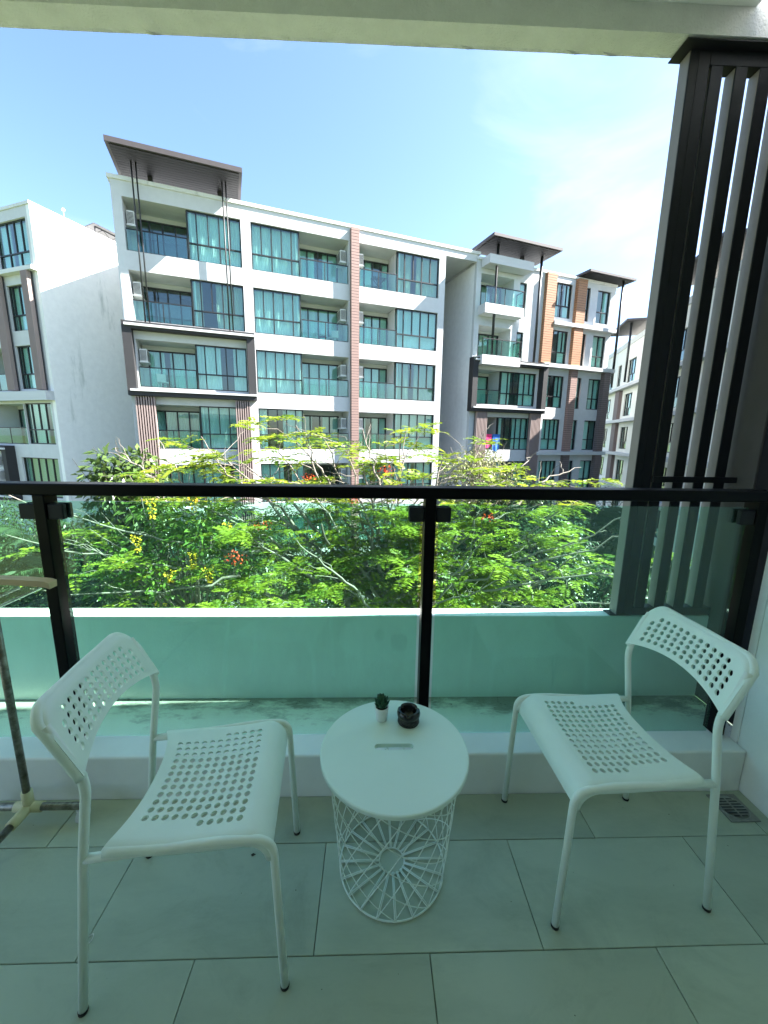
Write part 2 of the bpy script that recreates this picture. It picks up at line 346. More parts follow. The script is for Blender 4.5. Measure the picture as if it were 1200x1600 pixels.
# mildew band along the back corner of the trough (dirt with its own ragged shape)
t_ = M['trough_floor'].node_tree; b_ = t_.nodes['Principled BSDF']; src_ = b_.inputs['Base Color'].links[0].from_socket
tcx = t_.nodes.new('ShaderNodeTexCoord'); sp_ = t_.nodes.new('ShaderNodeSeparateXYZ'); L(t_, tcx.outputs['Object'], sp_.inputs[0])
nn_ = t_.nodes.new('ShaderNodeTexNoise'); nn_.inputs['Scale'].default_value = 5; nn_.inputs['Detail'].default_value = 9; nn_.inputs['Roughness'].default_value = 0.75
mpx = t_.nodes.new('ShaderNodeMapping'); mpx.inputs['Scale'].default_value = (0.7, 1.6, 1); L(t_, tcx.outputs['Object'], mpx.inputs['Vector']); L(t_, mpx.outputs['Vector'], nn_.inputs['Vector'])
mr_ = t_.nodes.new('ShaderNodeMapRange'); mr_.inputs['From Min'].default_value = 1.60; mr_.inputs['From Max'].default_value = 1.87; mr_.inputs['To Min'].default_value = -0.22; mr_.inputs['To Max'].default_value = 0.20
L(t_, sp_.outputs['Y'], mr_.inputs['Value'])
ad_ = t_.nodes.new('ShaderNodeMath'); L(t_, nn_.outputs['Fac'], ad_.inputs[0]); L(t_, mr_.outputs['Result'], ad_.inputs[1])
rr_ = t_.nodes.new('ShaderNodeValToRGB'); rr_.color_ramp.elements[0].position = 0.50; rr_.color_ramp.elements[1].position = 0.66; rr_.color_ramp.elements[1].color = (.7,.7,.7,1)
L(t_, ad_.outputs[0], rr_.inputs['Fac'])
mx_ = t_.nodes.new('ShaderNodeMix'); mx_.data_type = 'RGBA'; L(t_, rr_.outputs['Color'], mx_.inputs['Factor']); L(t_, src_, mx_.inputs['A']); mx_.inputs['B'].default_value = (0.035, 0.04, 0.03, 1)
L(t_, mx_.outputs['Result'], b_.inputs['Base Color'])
tr = MB().box(XL, 1.76, 1.405, 1.872, -0.01, 0.0).build('trough_floor', M['trough_floor']); tag(tr, kind='structure')
pw_ = MB().box(XL-1.5, 2.4, 1.87, 1.962, -0.8, 0.462).build('planter_wall', M['trough_wall'], bevel=0.006, seg=2)
tag(pw_, kind='structure')
# walls, ceiling, beam
tag(MB().box(XR, XR+.25, YB-.2, 1.335, -0.01, 3.0).build('wall_right', M['plaster'], bevel=0.006), kind='structure')
tag(MB().box(XL, XR, YB-.2, YB, -0.01, 3.0).build('wall_back', M['darkdoor']), kind='structure')
tag(MB().box(XL-2.2, XR-.001, YB-.2, 1.8175, 3.0, 3.25).box(XR+.251, XR+1.6, YB-.2, 1.8175, 3.0, 3.25).build('ceiling', M['plaster']), kind='structure')
# front beam with a rough lower arris
bmv = bmesh.new(); nxs = 220
rows_ = []
for i in range(nxs+1):
    x = XL-2.2 + (XR+1.6-XL+2.2)*i/nxs
    j1 = random.uniform(-.003, .003) + (random.uniform(-.012, 0) if random.random() < .12 else 0); j2 = random.uniform(-.002, .002)
    rows_.append([bmv.verts.new(p) for p in [(x,1.818+random.uniform(-.001,.001),3.0),(x,1.818+j2,2.905+j2),(x,1.90,2.902+j1*.5),(x,1.912+j1,2.898+j1),(x,1.914,3.3),(x,1.818,3.3)]])
for i in range(nxs):
    for k in range(6):
        a, b = rows_[i], rows_[i+1]; bmv.faces.new((a[k], b[k], b[(k+1)%6], a[(k+1)%6]))
bmesh.ops.recalc_face_normals(bmv, faces=bmv.faces)
me = bpy.data.meshes.new('beam'); bmv.to_mesh(me); bmv.free(); me.materials.append(M['beam'])
tag(link('beam', me), kind='structure')

# ================================================================== BUILDINGS
def wall_mesh(x0, x1, z0, z1, holes, th=.25, y=0.0):
    """flat wall in local x/z with real openings and reveals"""
    xs = sorted({x0, x1, *[h for q in holes for h in q[:2]]}); zs = sorted({z0, z1, *[h for q in holes for h in q[2:]]})
    xs = [x for x in xs if x0 <= x <= x1]; zs = [z for z in zs if z0 <= z <= z1]
    def solid(i, j):
        if i < 0 or j < 0 or i >= len(xs)-1 or j >= len(zs)-1: return False
        cx, cz = (xs[i]+xs[i+1])/2, (zs[j]+zs[j+1])/2
        return not any(a < cx < b and c < cz < d for a, b, c, d in holes)
    m = MB()
    for i in range(len(xs)-1):
        for j in range(len(zs)-1):
            if not solid(i, j): continue
            a, b, c, d = xs[i], xs[i+1], zs[j], zs[j+1]
            m.add([(a,y,c),(b,y,c),(b,y,d),(a,y,d)], [(0,1,2,3)]); m.add([(a,y+th,c),(b,y+th,c),(b,y+th,d),(a,y+th,d)], [(3,2,1,0)])
            if not solid(i-1, j): m.add([(a,y,c),(a,y,d),(a,y+th,d),(a,y+th,c)], [(0,1,2,3)])
            if not solid(i+1, j): m.add([(b,y,c),(b,y+th,c),(b,y+th,d),(b,y,d)], [(0,1,2,3)])
            if not solid(i, j-1): m.add([(a,y,c),(a,y+th,c),(b,y+th,c),(b,y,c)], [(0,1,2,3)])
            if not solid(i, j+1): m.add([(a,y,d),(b,y,d),(b,y+th,d),(a,y+th,d)], [(0,1,2,3)])
    return m
_pane = MB().box(-.5,.5,-.5,.5,-.5,.5).mesh('pane', M['bglass'])
_bpane = MB().box(-.5,.5,-.5,.5,-.5,.5).mesh('glass_panel', M['brail'])
def pane(parent, x0, x1, y, z0, z1, me=_pane, name='pane'):
    o = link(name, me, parent, ((x0+x1)/2, y, (z0+z1)/2)); o.scale = (x1-x0, .012, z1-z0); return o
_cur = {}
def curtain(parent, x0, x1, y, z0, z1, m='curtain'):
    n = max(3, int((x1-x0)/.075)); key = (n, m, random.randrange(3))
    if key not in _cur:
        vs = []; fs = []
        ph = 0
        for i in range(2*n+1):
            x = i/(2*n)-.5; d = (.045 if i % 2 else -.045)*random.uniform(.5, 1.2)
            vs += [(x+random.uniform(-.1,.1)/n, d*.8, -.5), (x, d, .5)]
        for i in range(2*n): fs.append((2*i, 2*i+2, 2*i+3, 2*i+1))
        _cur[key] = MB().add(vs, fs).mesh('curtain', M[m])
    o = link('curtain', _cur[key], parent, ((x0+x1)/2, y, (z0+z1)/2)); o.scale = (x1-x0, 1, z1-z0); return o
_win = {}
def window(parent, x0, x1, z0, z1, y, ups, transom=None, lows=None, cur=0.85, fw=.055, name='window', fd=.09, cm=None):
    """frame bars as the window mesh, each pane and curtain as a sub-part. ups/lows: fractions of the uprights"""
    wd, ht = x1-x0, z1-z0
    key = (round(wd,3), round(ht,3), tuple(ups), transom, tuple(lows or ()), fw)
    if key not in _win:
        m = MB(); h = fw/2
        m.box(0, wd, 0, fd, 0, fw); m.box(0, wd, 0, fd, ht-fw, ht); m.box(0, fw, 0, fd, fw+.0005, ht-fw-.0005); m.box(wd-fw, wd, 0, fd, fw+.0005, ht-fw-.0005)
        zt_ = transom if transom else 0
        if transom: m.box(fw+.0005, wd-fw-.0005, -.004, fd-.002, zt_-h*1.1, zt_+h*1.1)
        for u in ups: m.box(u*wd-h, u*wd+h, .002, fd-.004, (zt_+h*1.1 if transom else fw)+.0006, ht-fw-.0006)
        for u in (lows or ()): m.box(u*wd-h, u*wd+h, .002, fd-.004, fw+.0006, zt_-h*1.1-.0006)
        _win[key] = m.mesh('window', M['bwin'])
    o = link(name, _win[key], parent, (x0, y, z0))
    us = [0]+list(ups)+[1]
    zl = (transom or 0)
    for i in range(len(us)-1): pane(o, us[i]*wd+.02, us[i+1]*wd-.02, fd*.5, zl+.02, ht-.02)
    if lows is not None and transom:
        us = [0]+list(lows)+[1]
        for i in range(len(us)-1): pane(o, us[i]*wd+.02, us[i+1]*wd-.02, fd*.5, .02, zl-.02)
    # curtains: one or two drawn pieces, a dark gap between
    if cur > 0:
        cm = cm or ('curtain' if random.random() < .88 else 'curtain2')
        rr0 = random.random()
        if rr0 < (.0 if cur > .4 else .2) and wd < 3: pass
        elif rr0 < .60: curtain(o, .03, wd-.03, fd+.14, .03, ht-.05, cm)
        else:
            gpos = random.uniform(.3, .75); gw = random.uniform(.08, .38)*wd
            if gpos*wd > .2: curtain(o, .03, max(.12, gpos*wd-gw/2), fd+.14, .03, ht-.05, cm)
            if wd-gpos*wd-gw/2 > .15: curtain(o, gpos*wd+gw/2, wd-.03, fd+.14, .03, ht-.05, cm)
    return o
UPL = (.17, .3775, .585, .7925); LOL = (.17, .585)          # narrow pane on the left
UPR = tuple(round(1-u, 4) for u in reversed(UPL)); LOR = tuple(round(1-u, 4) for u in reversed(LOL))
def balustrade(parent, x0, x1, y, z0, h=.95, n=2, returns=()):
    m = MB(); m.box(x0, x1, y-.025, y+.025, z0+h-.045, z0+h); m.box(x0, x1, y-.012, y+.012, z0+.0, z0+.03)
    xs = [x0+(x1-x0)*i/n for i in range(n+1)]
    for x in xs: m.box(max(x0, x-.018), min(x1, x+.018), y-.016, y+.016, z0+.0305, z0+h-.0455)
    o = m.build('balustrade', M['bwin'], parent)
    for i in range(n): pane(o, xs[i]+.03, xs[i+1]-.03, y, z0+.045, z0+h-.06, _bpane, 'glass_panel')
    return o
_ac = {}
def aircon(parent, x, y, z, side):
    """outdoor unit hung on the balcony side wall; its fan side looks along -y"""
    o = MB().box(-.16, .16, -.40, .40, -.29, .29).build('air_conditioner', M['acbody'], parent, bevel=.02, loc=(x, y, z))
    gq = MB()
    for k in range(9): gq.box(-.135, .135, -.412, -.4005, -.24+k*.053, -.24+k*.053+.026)
    gq.build('grille', M['acdark'], o)
    gs = MB(); sx = -1 if side > 0 else 1
    for k in range(9): gs.box(*(sorted((sx*.1605, sx*.170))), -.34, .34, -.24+k*.053, -.24+k*.053+.022)
    gs.build('side_grille', M['acdark'], o)
    MB().box(-.19, .19, -.42, .42, -.35, -.292).build('bracket', M['acbody'], o)
    return o
def recess(parent, x0, x1, z0, z1, dep=1.5, floor=.12):
    """white lined balcony niche: two cheeks, soffit, floor"""
    m = MB()
    a = .002
    m.add([(x0-a,.25,z0-floor),(x0-a,dep,z0-floor),(x0-a,dep,z1+a),(x0-a,.25,z1+a)], [(0,1,2,3)])
    m.add([(x1+a,.25,z0-floor),(x1+a,.25,z1+a),(x1+a,dep,z1+a),(x1+a,dep,z0-floor)], [(0,1,2,3)])
    m.add([(x0-a,.25,z1+a),(x0-a,dep,z1+a),(x1+a,dep,z1+a),(x1+a,.25,z1+a)], [(0,1,2,3)])
    m.add([(x0-a,.25,z0-floor),(x1+a,.25,z0-floor),(x1+a,dep,z0-floor),(x0-a,dep,z0-floor)], [(0,1,2,3)])
    return m.build('balcony_niche', M['bwhite'], parent)
def slats(parent, x0, x1, y0, y1, z0, z1, n, m='brown'):
    """vertical slats, each its own board, on a recessed backing"""
    wv = (x1-x0)/(n*2-1)
    bk_ = ubox('slat_backing_and_shade', M['bgrey'], parent, x0+.01, x1-.01, y1-.06, y1, z0, z1)
    for k in range(n): ubox('slat', M[m], parent, x0+2*k*wv, x0+(2*k+1)*wv, y0, y1-.061, z0, z1)
def boards(parent, name, m, x0, x1, y0, y1, z0, z1, pitch=.15, gap=.02):
    """horizontal cladding boards stacked up a column, too fine to pick apart: one mesh"""
    mb = MB(); mb.box(x0+.012, x1-.012, y0+.015, y1, z0, z1, 1)
    n = int((z1-z0)/pitch)
    p_ = (z1-z0)/n
    for k in range(n): mb.box(x0, x1, y0+random.uniform(0, .004), y1+.003, z0+k*p_+gap/2, z0+(k+1)*p_-gap/2)
    o = mb.build(name, [m, M['bgrey']], parent); o['kind'] = 'stuff'; return o
def dark_frame(parent, x0, x1, z0, z1, y0=-.5, th=.38, ledge=True):
    o = MB().box(x0, x1, y0, -.003, z1-.32, z1).box(x0, x1, y0, -.003, z0, z0+.30).box(x0, x0+th, y0, -.003, z0+.3005, z1-.3205).box(x1-th, x1, y0, -.003, z0+.3005, z1-.3205).build('dark_frame', M['bgrey'], parent)
    if ledge:
        ubox('ledge', M['bwhite'], parent, x0+.12, x1+.02, y0-.10, y0-.002, z1-.21, z1-.11)
        ubox('ledge', M['bwhite'], parent, x0+.12, x1+.02, y0-.10, y0-.002, z0+.20, z0+.29)
    return o
def canopy(parent, x0, x1, y0, y1, z, th=.17, rise=0.0):
    m = MB(); 
    m.add([(x0,y0,z+rise),(x1,y0,z+rise),(x1,y1,z),(x0,y1,z),(x0,y0,z+th+rise),(x1,y0,z+th+rise),(x1,y1,z+th),(x0,y1,z+th)], CUBE)
    o = m.build('canopy', M['canopy'], parent)
    n = 12; d = (y1-y0-.24)/n
    for k in range(1):
        mm = MB()
        for q in range(n):
            ya = y0+.12+q*d; za = z+rise*(1-(ya-y0)/(y1-y0)); zb2 = z+rise*(1-(ya+d*.9-y0)/(y1-y0))
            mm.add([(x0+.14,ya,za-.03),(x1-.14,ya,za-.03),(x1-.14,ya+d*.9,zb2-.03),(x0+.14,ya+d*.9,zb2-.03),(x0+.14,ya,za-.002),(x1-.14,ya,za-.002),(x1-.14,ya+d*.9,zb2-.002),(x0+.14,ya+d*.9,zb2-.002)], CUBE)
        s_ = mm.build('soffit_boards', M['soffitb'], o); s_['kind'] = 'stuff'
    return o
def rod(parent, x, y, z0, z1, r=.045, name='canopy_post'):
    return MB().tube([(x, y, z0), (x, y, z1)], r, 8).build(name, M['bwin'], parent, smooth=True)
ZB = [9.62, 6.60, 3.58, 0.57, -2.43, -5.43]
HD = 2.2

# ---------------- the long block straight ahead
ANG = rad(19.378); P0 = (-9.34, 21.2, 0)
mb_ = thing('apartment_building', 'long white apartment block straight ahead with a striped pink column', 'building', P0, ANG)
holes = []
for zb in ZB:
    holes += [(-2.15, 2.88, zb, zb+HD), (3.35, 8.45, zb, zb+HD), (9.05, 14.08, zb, zb+HD)]
wall_mesh(-2.55, 14.5, -6, 12.45, holes).build('wall', M['bwhite'], mb_)
# body: side walls, back, roof, slabs, partitions
MB().box(-2.55, -2.30, .2503, 12, -6, 12.44).build('wall', M['bwhite'], mb_)
MB().box(14.25, 14.5, .2503, 12, -6, 12.44).build('wall', M['bwhite'], mb_)
MB().box(-2.299, 14.249, 5.0, 5.2, -6, 12.2).build('core_wall', M['room'], mb_)
MB().box(-2.55, 14.5, .2506, 12, 12.1, 12.30).build('roof', M['bwhite'], mb_)
cp = wall_mesh(-2.62, 16.9, 12.45, 12.62, []); cp2 = MB().box(-2.66, 16.9, -.06, .30, 12.452, 12.62).build('parapet', M['coping'], mb_, bevel=.01)
MB().box(-2.66, -2.36, .302, 12, 12.452, 12.62).build('parapet', M['coping'], mb_)
MB().box(14.5, 16.69, .0, .25, 12.05, 12.448).build('bridge_wall', M['bwhite'], mb_)
MB().box(14.5, 16.69, .2506, 8, 12.15, 12.30).build('bridge_roof', M['bwhite'], mb_)
MB().box(14.5, 16.69, 7.0, 7.2, -6, 12.14).build('back_wall', M['blift'], mb_)
for zb in ZB: ubox('floor_slab', M['room'], mb_, -2.29, 14.24, .251, 4.99, zb-.45, zb-.122)
for x in (3.05, 8.75): ubox('partition', M['room'], mb_, x-.06, x+.06, .252, 4.98, -6, 12.09)
def bay(parent, x0, x1, zb, win_left, split, full=True, fy=.10, ac=True, open_frac=None):
    """one flat: glazed bay on one side, balcony niche on the other"""
    if win_left: wx0, wx1, bx0, bx1 = x0, split, split, x1
    else: wx0, wx1, bx0, bx1 = split, x1, x0, split
    window(parent, wx0, wx1, zb, zb+HD, fy, UPR if win_left else UPL, .78, LOR if win_left else LOL)
    # glazed return beside the balcony
    ret = MB(); rx = split; 
    s_ = 1 if win_left else -1
    fr = MB().box(rx-.03, rx+.03, fy+.0905, 1.45, zb, zb+.06).box(rx-.03, rx+.03, fy+.0905, 1.45, zb+HD-.06, zb+HD).box(rx-.03, rx+.03, .75, .81, zb+.0605, zb+HD-.0605).build('return_window', M['bwin'], parent)
    for (ya, yb) in ((fy+.10, .74), (.82, 1.45)):
        o = link('pane', _pane, fr, (rx, (ya+yb)/2, zb+HD/2)); o.scale = (.012, yb-ya, HD-.14)
    curtain(fr, 0, 1.2, 0, 0, HD-.1).matrix_local = Matrix.Translation((rx-s_*.16, .8, zb+HD/2)) @ Matrix.Rotation(rad(90), 4, 'Z') @ Matrix.Diagonal((1.15, 1, HD-.1, 1))
    nb = (bx0, bx1) if full else (bx0, bx1)
    recess(parent, bx0+(.035 if win_left else 0), bx1-(0 if win_left else .035), zb, zb+HD)
    d0, d1 = (bx0+.05, bx1-.25) if win_left else (bx0+.25, bx1-.05)
    window(parent, d0, d1, zb-.11, zb+1.98, 1.42, (.25, .5, .75), None, None, name='sliding_door', fw=.07, fd=.07, cur=.3)
    ubox('niche_back', M['bwhite'], parent, bx0+.036, bx1-.036, 1.44, 1.52, zb+1.985, zb+HD+.001)
    ubox('niche_pier', M['bwhite'], parent, *((d1+.003, bx1-.0) if win_left else (bx0+.0, d0-.003)), 1.44, 1.52, zb-.115, zb+1.983)
    balustrade(parent, bx0+.04, bx1-.04, .06, zb+.004)
    if ac:
        if win_left: aircon(parent, bx1-.22, .78, zb+1.55, 1)
        else: aircon(parent, bx0+.22, .78, zb+1.55, -1)
for i, zb in enumerate(ZB):
    if i < 5:
        bay(mb_, -2.15, 2.88, zb, False, .45); bay(mb_, 3.35, 8.45, zb, True, 5.78); bay(mb_, 9.05, 14.08, zb, False, 11.40)
    else:
        for a, b in ((-2.15, 2.88), (3.35, 8.45), (9.05, 14.08)): window(mb_, a, b, zb, zb+HD, .1, (.25, .5, .75), None, None)
boards(mb_, 'striped_column', M['pink'], 8.52, 8.97, -.30, -.003, -6, 12.40)
dark_frame(mb_, -2.58, 3.28, 3.13, 6.47)
for z0 in (.60, -2.45, -5.9):
    z1 = z0+2.50 if z0 > 0 else z0+3.045
    slats(mb_, -2.33, -1.50, -.40, -.10, z0, z1, 8); slats(mb_, 2.20, 2.93, -.40, -.10, z0, z1, 7)
ubox('ledge', M['bwhite'], mb_, -2.40, 3.1, -.55, -.003, -2.62, -2.455)
canopy(mb_, -2.35, 3.0, -1.40, 1.1, 13.12, .20)
for x in (-1.60, -1.42, 2.12, 2.28): rod(mb_, x, -.36 if x < 0 else -.36, 6.472, 13.12, .032)
for x in (-1.0, 2.0): ubox('canopy_stub', M['bgrey'], mb_, x-.1, x+.1, .5, .7, 12.30, 13.12)

# ---------------- right wing
w2o = (P0[0]+16.7*math.cos(ANG), P0[1]+16.7*math.sin(ANG), 0)
wg = thing('apartment_wing', 'white apartment wing right of centre with orange timber columns and raised canopies', 'building', w2o, ANG)
X = lambda s: s-16.7
holes = []
for i, zb in enumerate(ZB):
    if i < 2: holes += [(X(17.05), X(19.55), zb-.05, zb+1.85), (X(20.05), X(20.62), zb-.35, zb+1.75)]
    else: holes += [(X(17.1), X(22.0), zb, zb+HD)]
    holes += [(X(22.85), X(24.5), zb, zb+HD), (X(25.75), X(26.15), zb, zb+HD), (X(26.85), X(28.1), zb, zb+HD)]
wall_mesh(0, X(28.55), -6, 12.2, holes).build('wall', M['bwhite'], wg)
MB().box(0, .25, .2503, 12, -6, 12.19).build('wall', M['blift'], wg)
MB().box(X(28.3), X(28.55), .2503, 10, -6, 12.19).build('wall', M['bwhite'], wg)
MB().box(.251, X(28.29), 5, 5.2, -6, 12.0).build('core_wall', M['room'], wg)
MB().box(0, X(28.55), .2506, 10, 12.0, 12.19).build('roof', M['bwhite'], wg)
MB().box(-.04, X(28.62), -.06, .28, 12.202, 12.36).build('parapet', M['coping'], wg, bevel=.01)
for zb in ZB: ubox('floor_slab', M['room'], wg, .252, X(28.28), .251, 4.99, zb-.45, zb-.122)
for s in (22.4, 25.1): ubox('partition', M['room'], wg, X(s)-.05, X(s)+.05, .252, 4.98, -6, 11.99)
for i, zb in enumerate(ZB):
    if i < 2:
        bx0, bx1 = X(17.05), X(19.55)
        recess(wg, bx0, bx1, zb-.05, zb+1.85, 1.3)
        window(wg, bx0+.1, bx1-.05, zb-.1, zb+1.7, 1.25, (.33, .66), None, None, name='sliding_door')
        ubox('niche_back', M['bwhite'], wg, bx0, bx1, 1.26, 1.32, zb+1.703, zb+1.851)
        # projecting balcony slab with glass on two sides
        ubox('balcony_slab', M['bwhite'], wg, X(16.95), X(19.9), -.75, -.003, zb-.62, zb-.06)
        balustrade(wg, X(16.98), X(19.85), -.68, zb-.055, 1.0, 2)
        rb = balustrade(wg, X(16.98), X(17.62), -.05, zb-.055, 1.0, 1)
        rb.matrix_local = Matrix.Translation((X(19.84), -.655, 0)) @ Matrix.Rotation(rad(90), 4, 'Z') @ Matrix.Translation((-X(16.98), .05, 0))
        window(wg, X(20.05), X(20.62), zb-.35, zb+1.75, .1, (), .75, (), cur=.5)
    elif i < 5:
        window(wg, X(19.1), X(22.0), zb, zb+HD, .1, (.2, .36, .52, .68, .84), .78, (.2, .52, .68), cm='curtain')
        recess(wg, X(17.1), X(19.06), zb, zb+HD)
        window(wg, X(17.2), X(19.0), zb-.1, zb+2.0, 1.42, (.5,), None, None, name='sliding_door')
        ubox('niche_back', M['bwhite'], wg, X(17.1), X(19.06), 1.44, 1.5, zb+2.003, zb+HD+.001)
        fr = MB().box(X(19.07)-.0, X(19.097), .1, 1.4, zb, zb+HD).build('return_jamb', M['bwin'], wg)
        balustrade(wg, X(17.14), X(19.05), .06, zb+.004)
    else:
        window(wg, X(17.1), X(22.0), zb, zb+HD, .1, (.25, .5, .75), None, None)
    window(wg, X(22.85), X(24.5), zb, zb+HD, .1, (.26, .5, .75), .78, (.5,))
    window(wg, X(25.75), X(26.15), zb, zb+HD, .1, (), .78, (), cur=.4)
    window(wg, X(26.85), X(28.1), zb, zb+HD, .1, (.5,), .78, (.5,))
ubox('overhang', M['bwhite'], wg, X(17.0), X(20.3), -.9, -.061, 11.75, 12.25)
for s0, s1 in ((22.03, 22.84), (24.72, 25.53)):
    boards(wg, 'timber_column', M['timber'], X(s0), X(s1), -.28, -.003, 6.52, 12.198)
boards(wg, 'striped_column', M['pink'], X(24.85), X(25.45), -.28, -.003, .47, 6.24)
boards(wg, 'striped_column', M['purple'], X(24.85), X(25.45), -.28, -.003, -6, .20)
boards(wg, 'corner_column', M['purple'], X(28.0), X(28.62), -.34, -.003, .47, 6.24)
boards(wg, 'corner_column', M['purple'], X(28.0), X(28.62), -.34, -.003, -6, .20)
for z in (6.25, .21): ubox('ledge', M['bwhite'], wg, X(22.2), X(28.85), -.45, -.003, z, z+.25)
ubox('ledge', M['bwhite'], wg, X(22.86), X(28.7), -.35, -.0035, 9.05, 9.28)
dark_frame(wg, X(16.5), X(22.55), 3.08, 6.42)
for z0 in (.50, -2.45, -5.9):
    z1 = z0+2.57 if z0 > 0 else z0+2.94
    slats(wg, X(17.05), X(17.85), -.40, -.10, z0, z1, 8); slats(wg, X(21.5), X(22.35), -.40, -.10, z0, z1, 8)
canopy(wg, X(16.75), X(21.9), -1.55, .9, 12.92, .16)
for s in (17.72, 21.28): rod(wg, X(s), -.62 if s < 18 else -.42, 6.422, 12.92, .085)
ubox('canopy_stub', M['bgrey'], wg, X(20.1), X(20.3), .1, .3, 12.19, 12.92)
canopy(wg, X(24.9), X(29.25), -1.0, 1.2, 12.42, .14)
rod(wg, X(28.45), -.62, 6.50, 12.42, .085)
# laundry hung on the third balcony from the top of the right wing
def cloth(name, label, m, x, w_, h_, cat):
    pts = []; fs = []; nx, nz = 6, 6
    for j in range(nz+1):
        for i in range(nx+1):
            pts.append(((i/nx-.5)*w_*(1-.15*j/nz), .03*math.sin(i*1.7)*j/nz, -h_*j/nz*(1-.25*abs(i/nx-.5))))
    for j in range(nz):
        for i in range(nx):
            a = j*(nx+1)+i; fs.append((a, a+1, a+nx+2, a+nx+1))
    n = len(pts); pts += [(px_, py_+.02, pz) for px_, py_, pz in pts]; fs += [tuple(reversed([q+n for q in f])) for f in fs]
    e, d = math.cos(ANG), math.sin(ANG)
    o = MB().add(pts, fs).build(name, m, loc=(w2o[0]+x*e-(-.02)*d, w2o[1]+x*d+(-.02)*e, 0.57+1.05), rot=(0, 0, ANG)); tag(o, label, cat)
cloth('laundry_cloth', 'bright pink cloth hung over a balcony rail on the right wing', M['cloth_pink'], X(18.2), .75, .95, 'laundry')
cloth('laundry_cloth', 'blue towel hung beside the pink cloth on the right wing balcony', M['cloth_blue'], X(18.95), .6, 1.2, 'laundry')

# ---------------- left building with the blank gable
A2 = rad(-21); PF = (-17.14, 22.67, 0)
lb = thing('neighbour_building', 'white apartment building at the left edge with a blank weathered gable wall', 'building', PF, A2)
holes = [(-2.95, -.42, 9.65, 11.95), (-2.65, -.87, 6.68, 8.95), (-2.65, -.87, 3.66, 5.93), (-2.70, -.42, .65, 2.90), (-3.6, -.46, -2.4, -.13), (-3.6, -.46, -5.4, -3.13), (-5.9, -3.3, 6.6, 8.9), (-5.9, -3.3, 3.6, 5.9), (-5.9, -2.75, .62, 2.88), (-5.9, -3.5, 9.65, 11.9)]
wall_mesh(-12, -.25, -6, 12.45, holes).build('wall', M['bwhite'], lb)
MB().box(-.2495, 0, 0, 14, -6, 12.45).build('gable_wall', M['bstain'], lb)
MB().box(-12, -.251, 4.4, 4.6, -6, 12.2).build('core_wall', M['room'], lb)
MB().box(-12, -.2496, .251, 13.9, 12.1, 12.3).build('roof', M['bwhite'], lb)
MB().box(-.30, .05, -.05, 14.05, 12.452, 12.60).build('parapet', M['coping'], lb, bevel=.01)
MB().box(-12, -.302, -.05, .28, 12.452, 12.60).build('parapet', M['coping'], lb, bevel=.01)
for zb in ZB: ubox('floor_slab', M['room'], lb, -12, -.26, .251, 4.39, zb-.4, zb-.05)
window(lb, -2.95, -.42, 9.65, 11.95, .1, (.32, .55, .78), .8, (.32, .66))
for zb in (6.68, 3.66): window(lb, -2.65, -.87, zb, zb+2.27, .1, (.15, .45, .75), .8, (.25, .75))
window(lb, -2.70, -.42, .65, 2.90, .1, (.2, .46, .72), .8, (.2, .6))
for zb in (-2.4, -5.4): window(lb, -3.6, -.46, zb, zb+2.27, .1, (.2, .4, .6, .8), .8, (.4, .7))
for (a, b, c, d) in holes[6:]:
    recess(lb, a, b-.001, c, d); window(lb, a+.1, b-.1, c-.1, d-.2, 1.42, (.33, .66), None, None, name='sliding_door')
    ubox('niche_back', M['bwhite'], lb, a, b, 1.44, 1.5, d-.197, d+.001)
    balustrade(lb, a+.04, b-.04, .06, c+.004)
slats(lb, -.86, -.38, -.32, -.06, 3.56, 9.40, 6); slats(lb, -3.28, -2.70, -.32, -.06, 3.56, 9.40, 7)
ubox('ledge', M['bwhite'], lb, -12, -.02, -.42, -.003, 3.02, 3.50); ubox('ledge', M['coping'], lb, -12, .02, -.3, -.003, 9.42, 9.62)
dark_frame(lb, -9.2, -4.05, -2.7, .52)
aircon(lb, -5.0, -.2, -.35, -1); aircon(lb, -5.0, -.2, -1.2, -1)
rodp = MB().tube([(-.8, 2.2, 12.3), (-.8, 2.2, 13.25)], .02, 6).build('lightning_rod', M['bwhite'], lb); MB().lathe([(0,0),(.09,.05),(.1,.12),(0,.2)], (-.8, 2.2, 13.25), 10).build('rod_head', M['bwhite'], rodp)
# steel lean-to on its roof
tr_ = MB(); th_ = MB()
ya, yb = 4.0, 13.5
for x, z in ((-.9, 13.35), (-4.0, 13.0)):
    tr_.tube([(x, ya, z), (x, yb, z)], .04, 5); tr_.tube([(x, ya, z-.35), (x, yb, z-.35)], .03, 5)
    n = 10
    for k in range(n):
        y0_, y1_ = ya+(yb-ya)*k/n, ya+(yb-ya)*(k+1)/n
        tr_.tube([(x, y0_, z-.35), (x, (y0_+y1_)/2, z), (x, y1_, z-.35)], .02, 4)
    for k in range(4):
        y0_ = ya+(yb-ya)*k/3; tr_.tube([(x, y0_, 12.3), (x, y0_, z)], .04, 5)
tt_ = tr_.build('roof_truss', M['bgrey'], lb)
MB().add([(-.7,ya-.2,13.40),(-.7,yb,13.40),(-4.3,yb,13.03),(-4.3,ya-.2,13.03)], [(0,1,2,3)]).add([(-.7,ya-.2,13.44),(-.7,yb,13.44),(-4.3,yb,13.07),(-4.3,ya-.2,13.07)], [(3,2,1,0)]).build('truss_sheet', M['roofsheet'], tt_)

# ---------------- far right building, seen past and through the screen
A3 = rad(73); e3 = Vector((math.cos(A3), math.sin(A3), 0))
PE = Vector((22.8, 35.2, 0)) - e3*22
eb = thing('far_building', 'cream and brown apartment block at the far right partly behind the slatted screen', 'building', PE, A3)
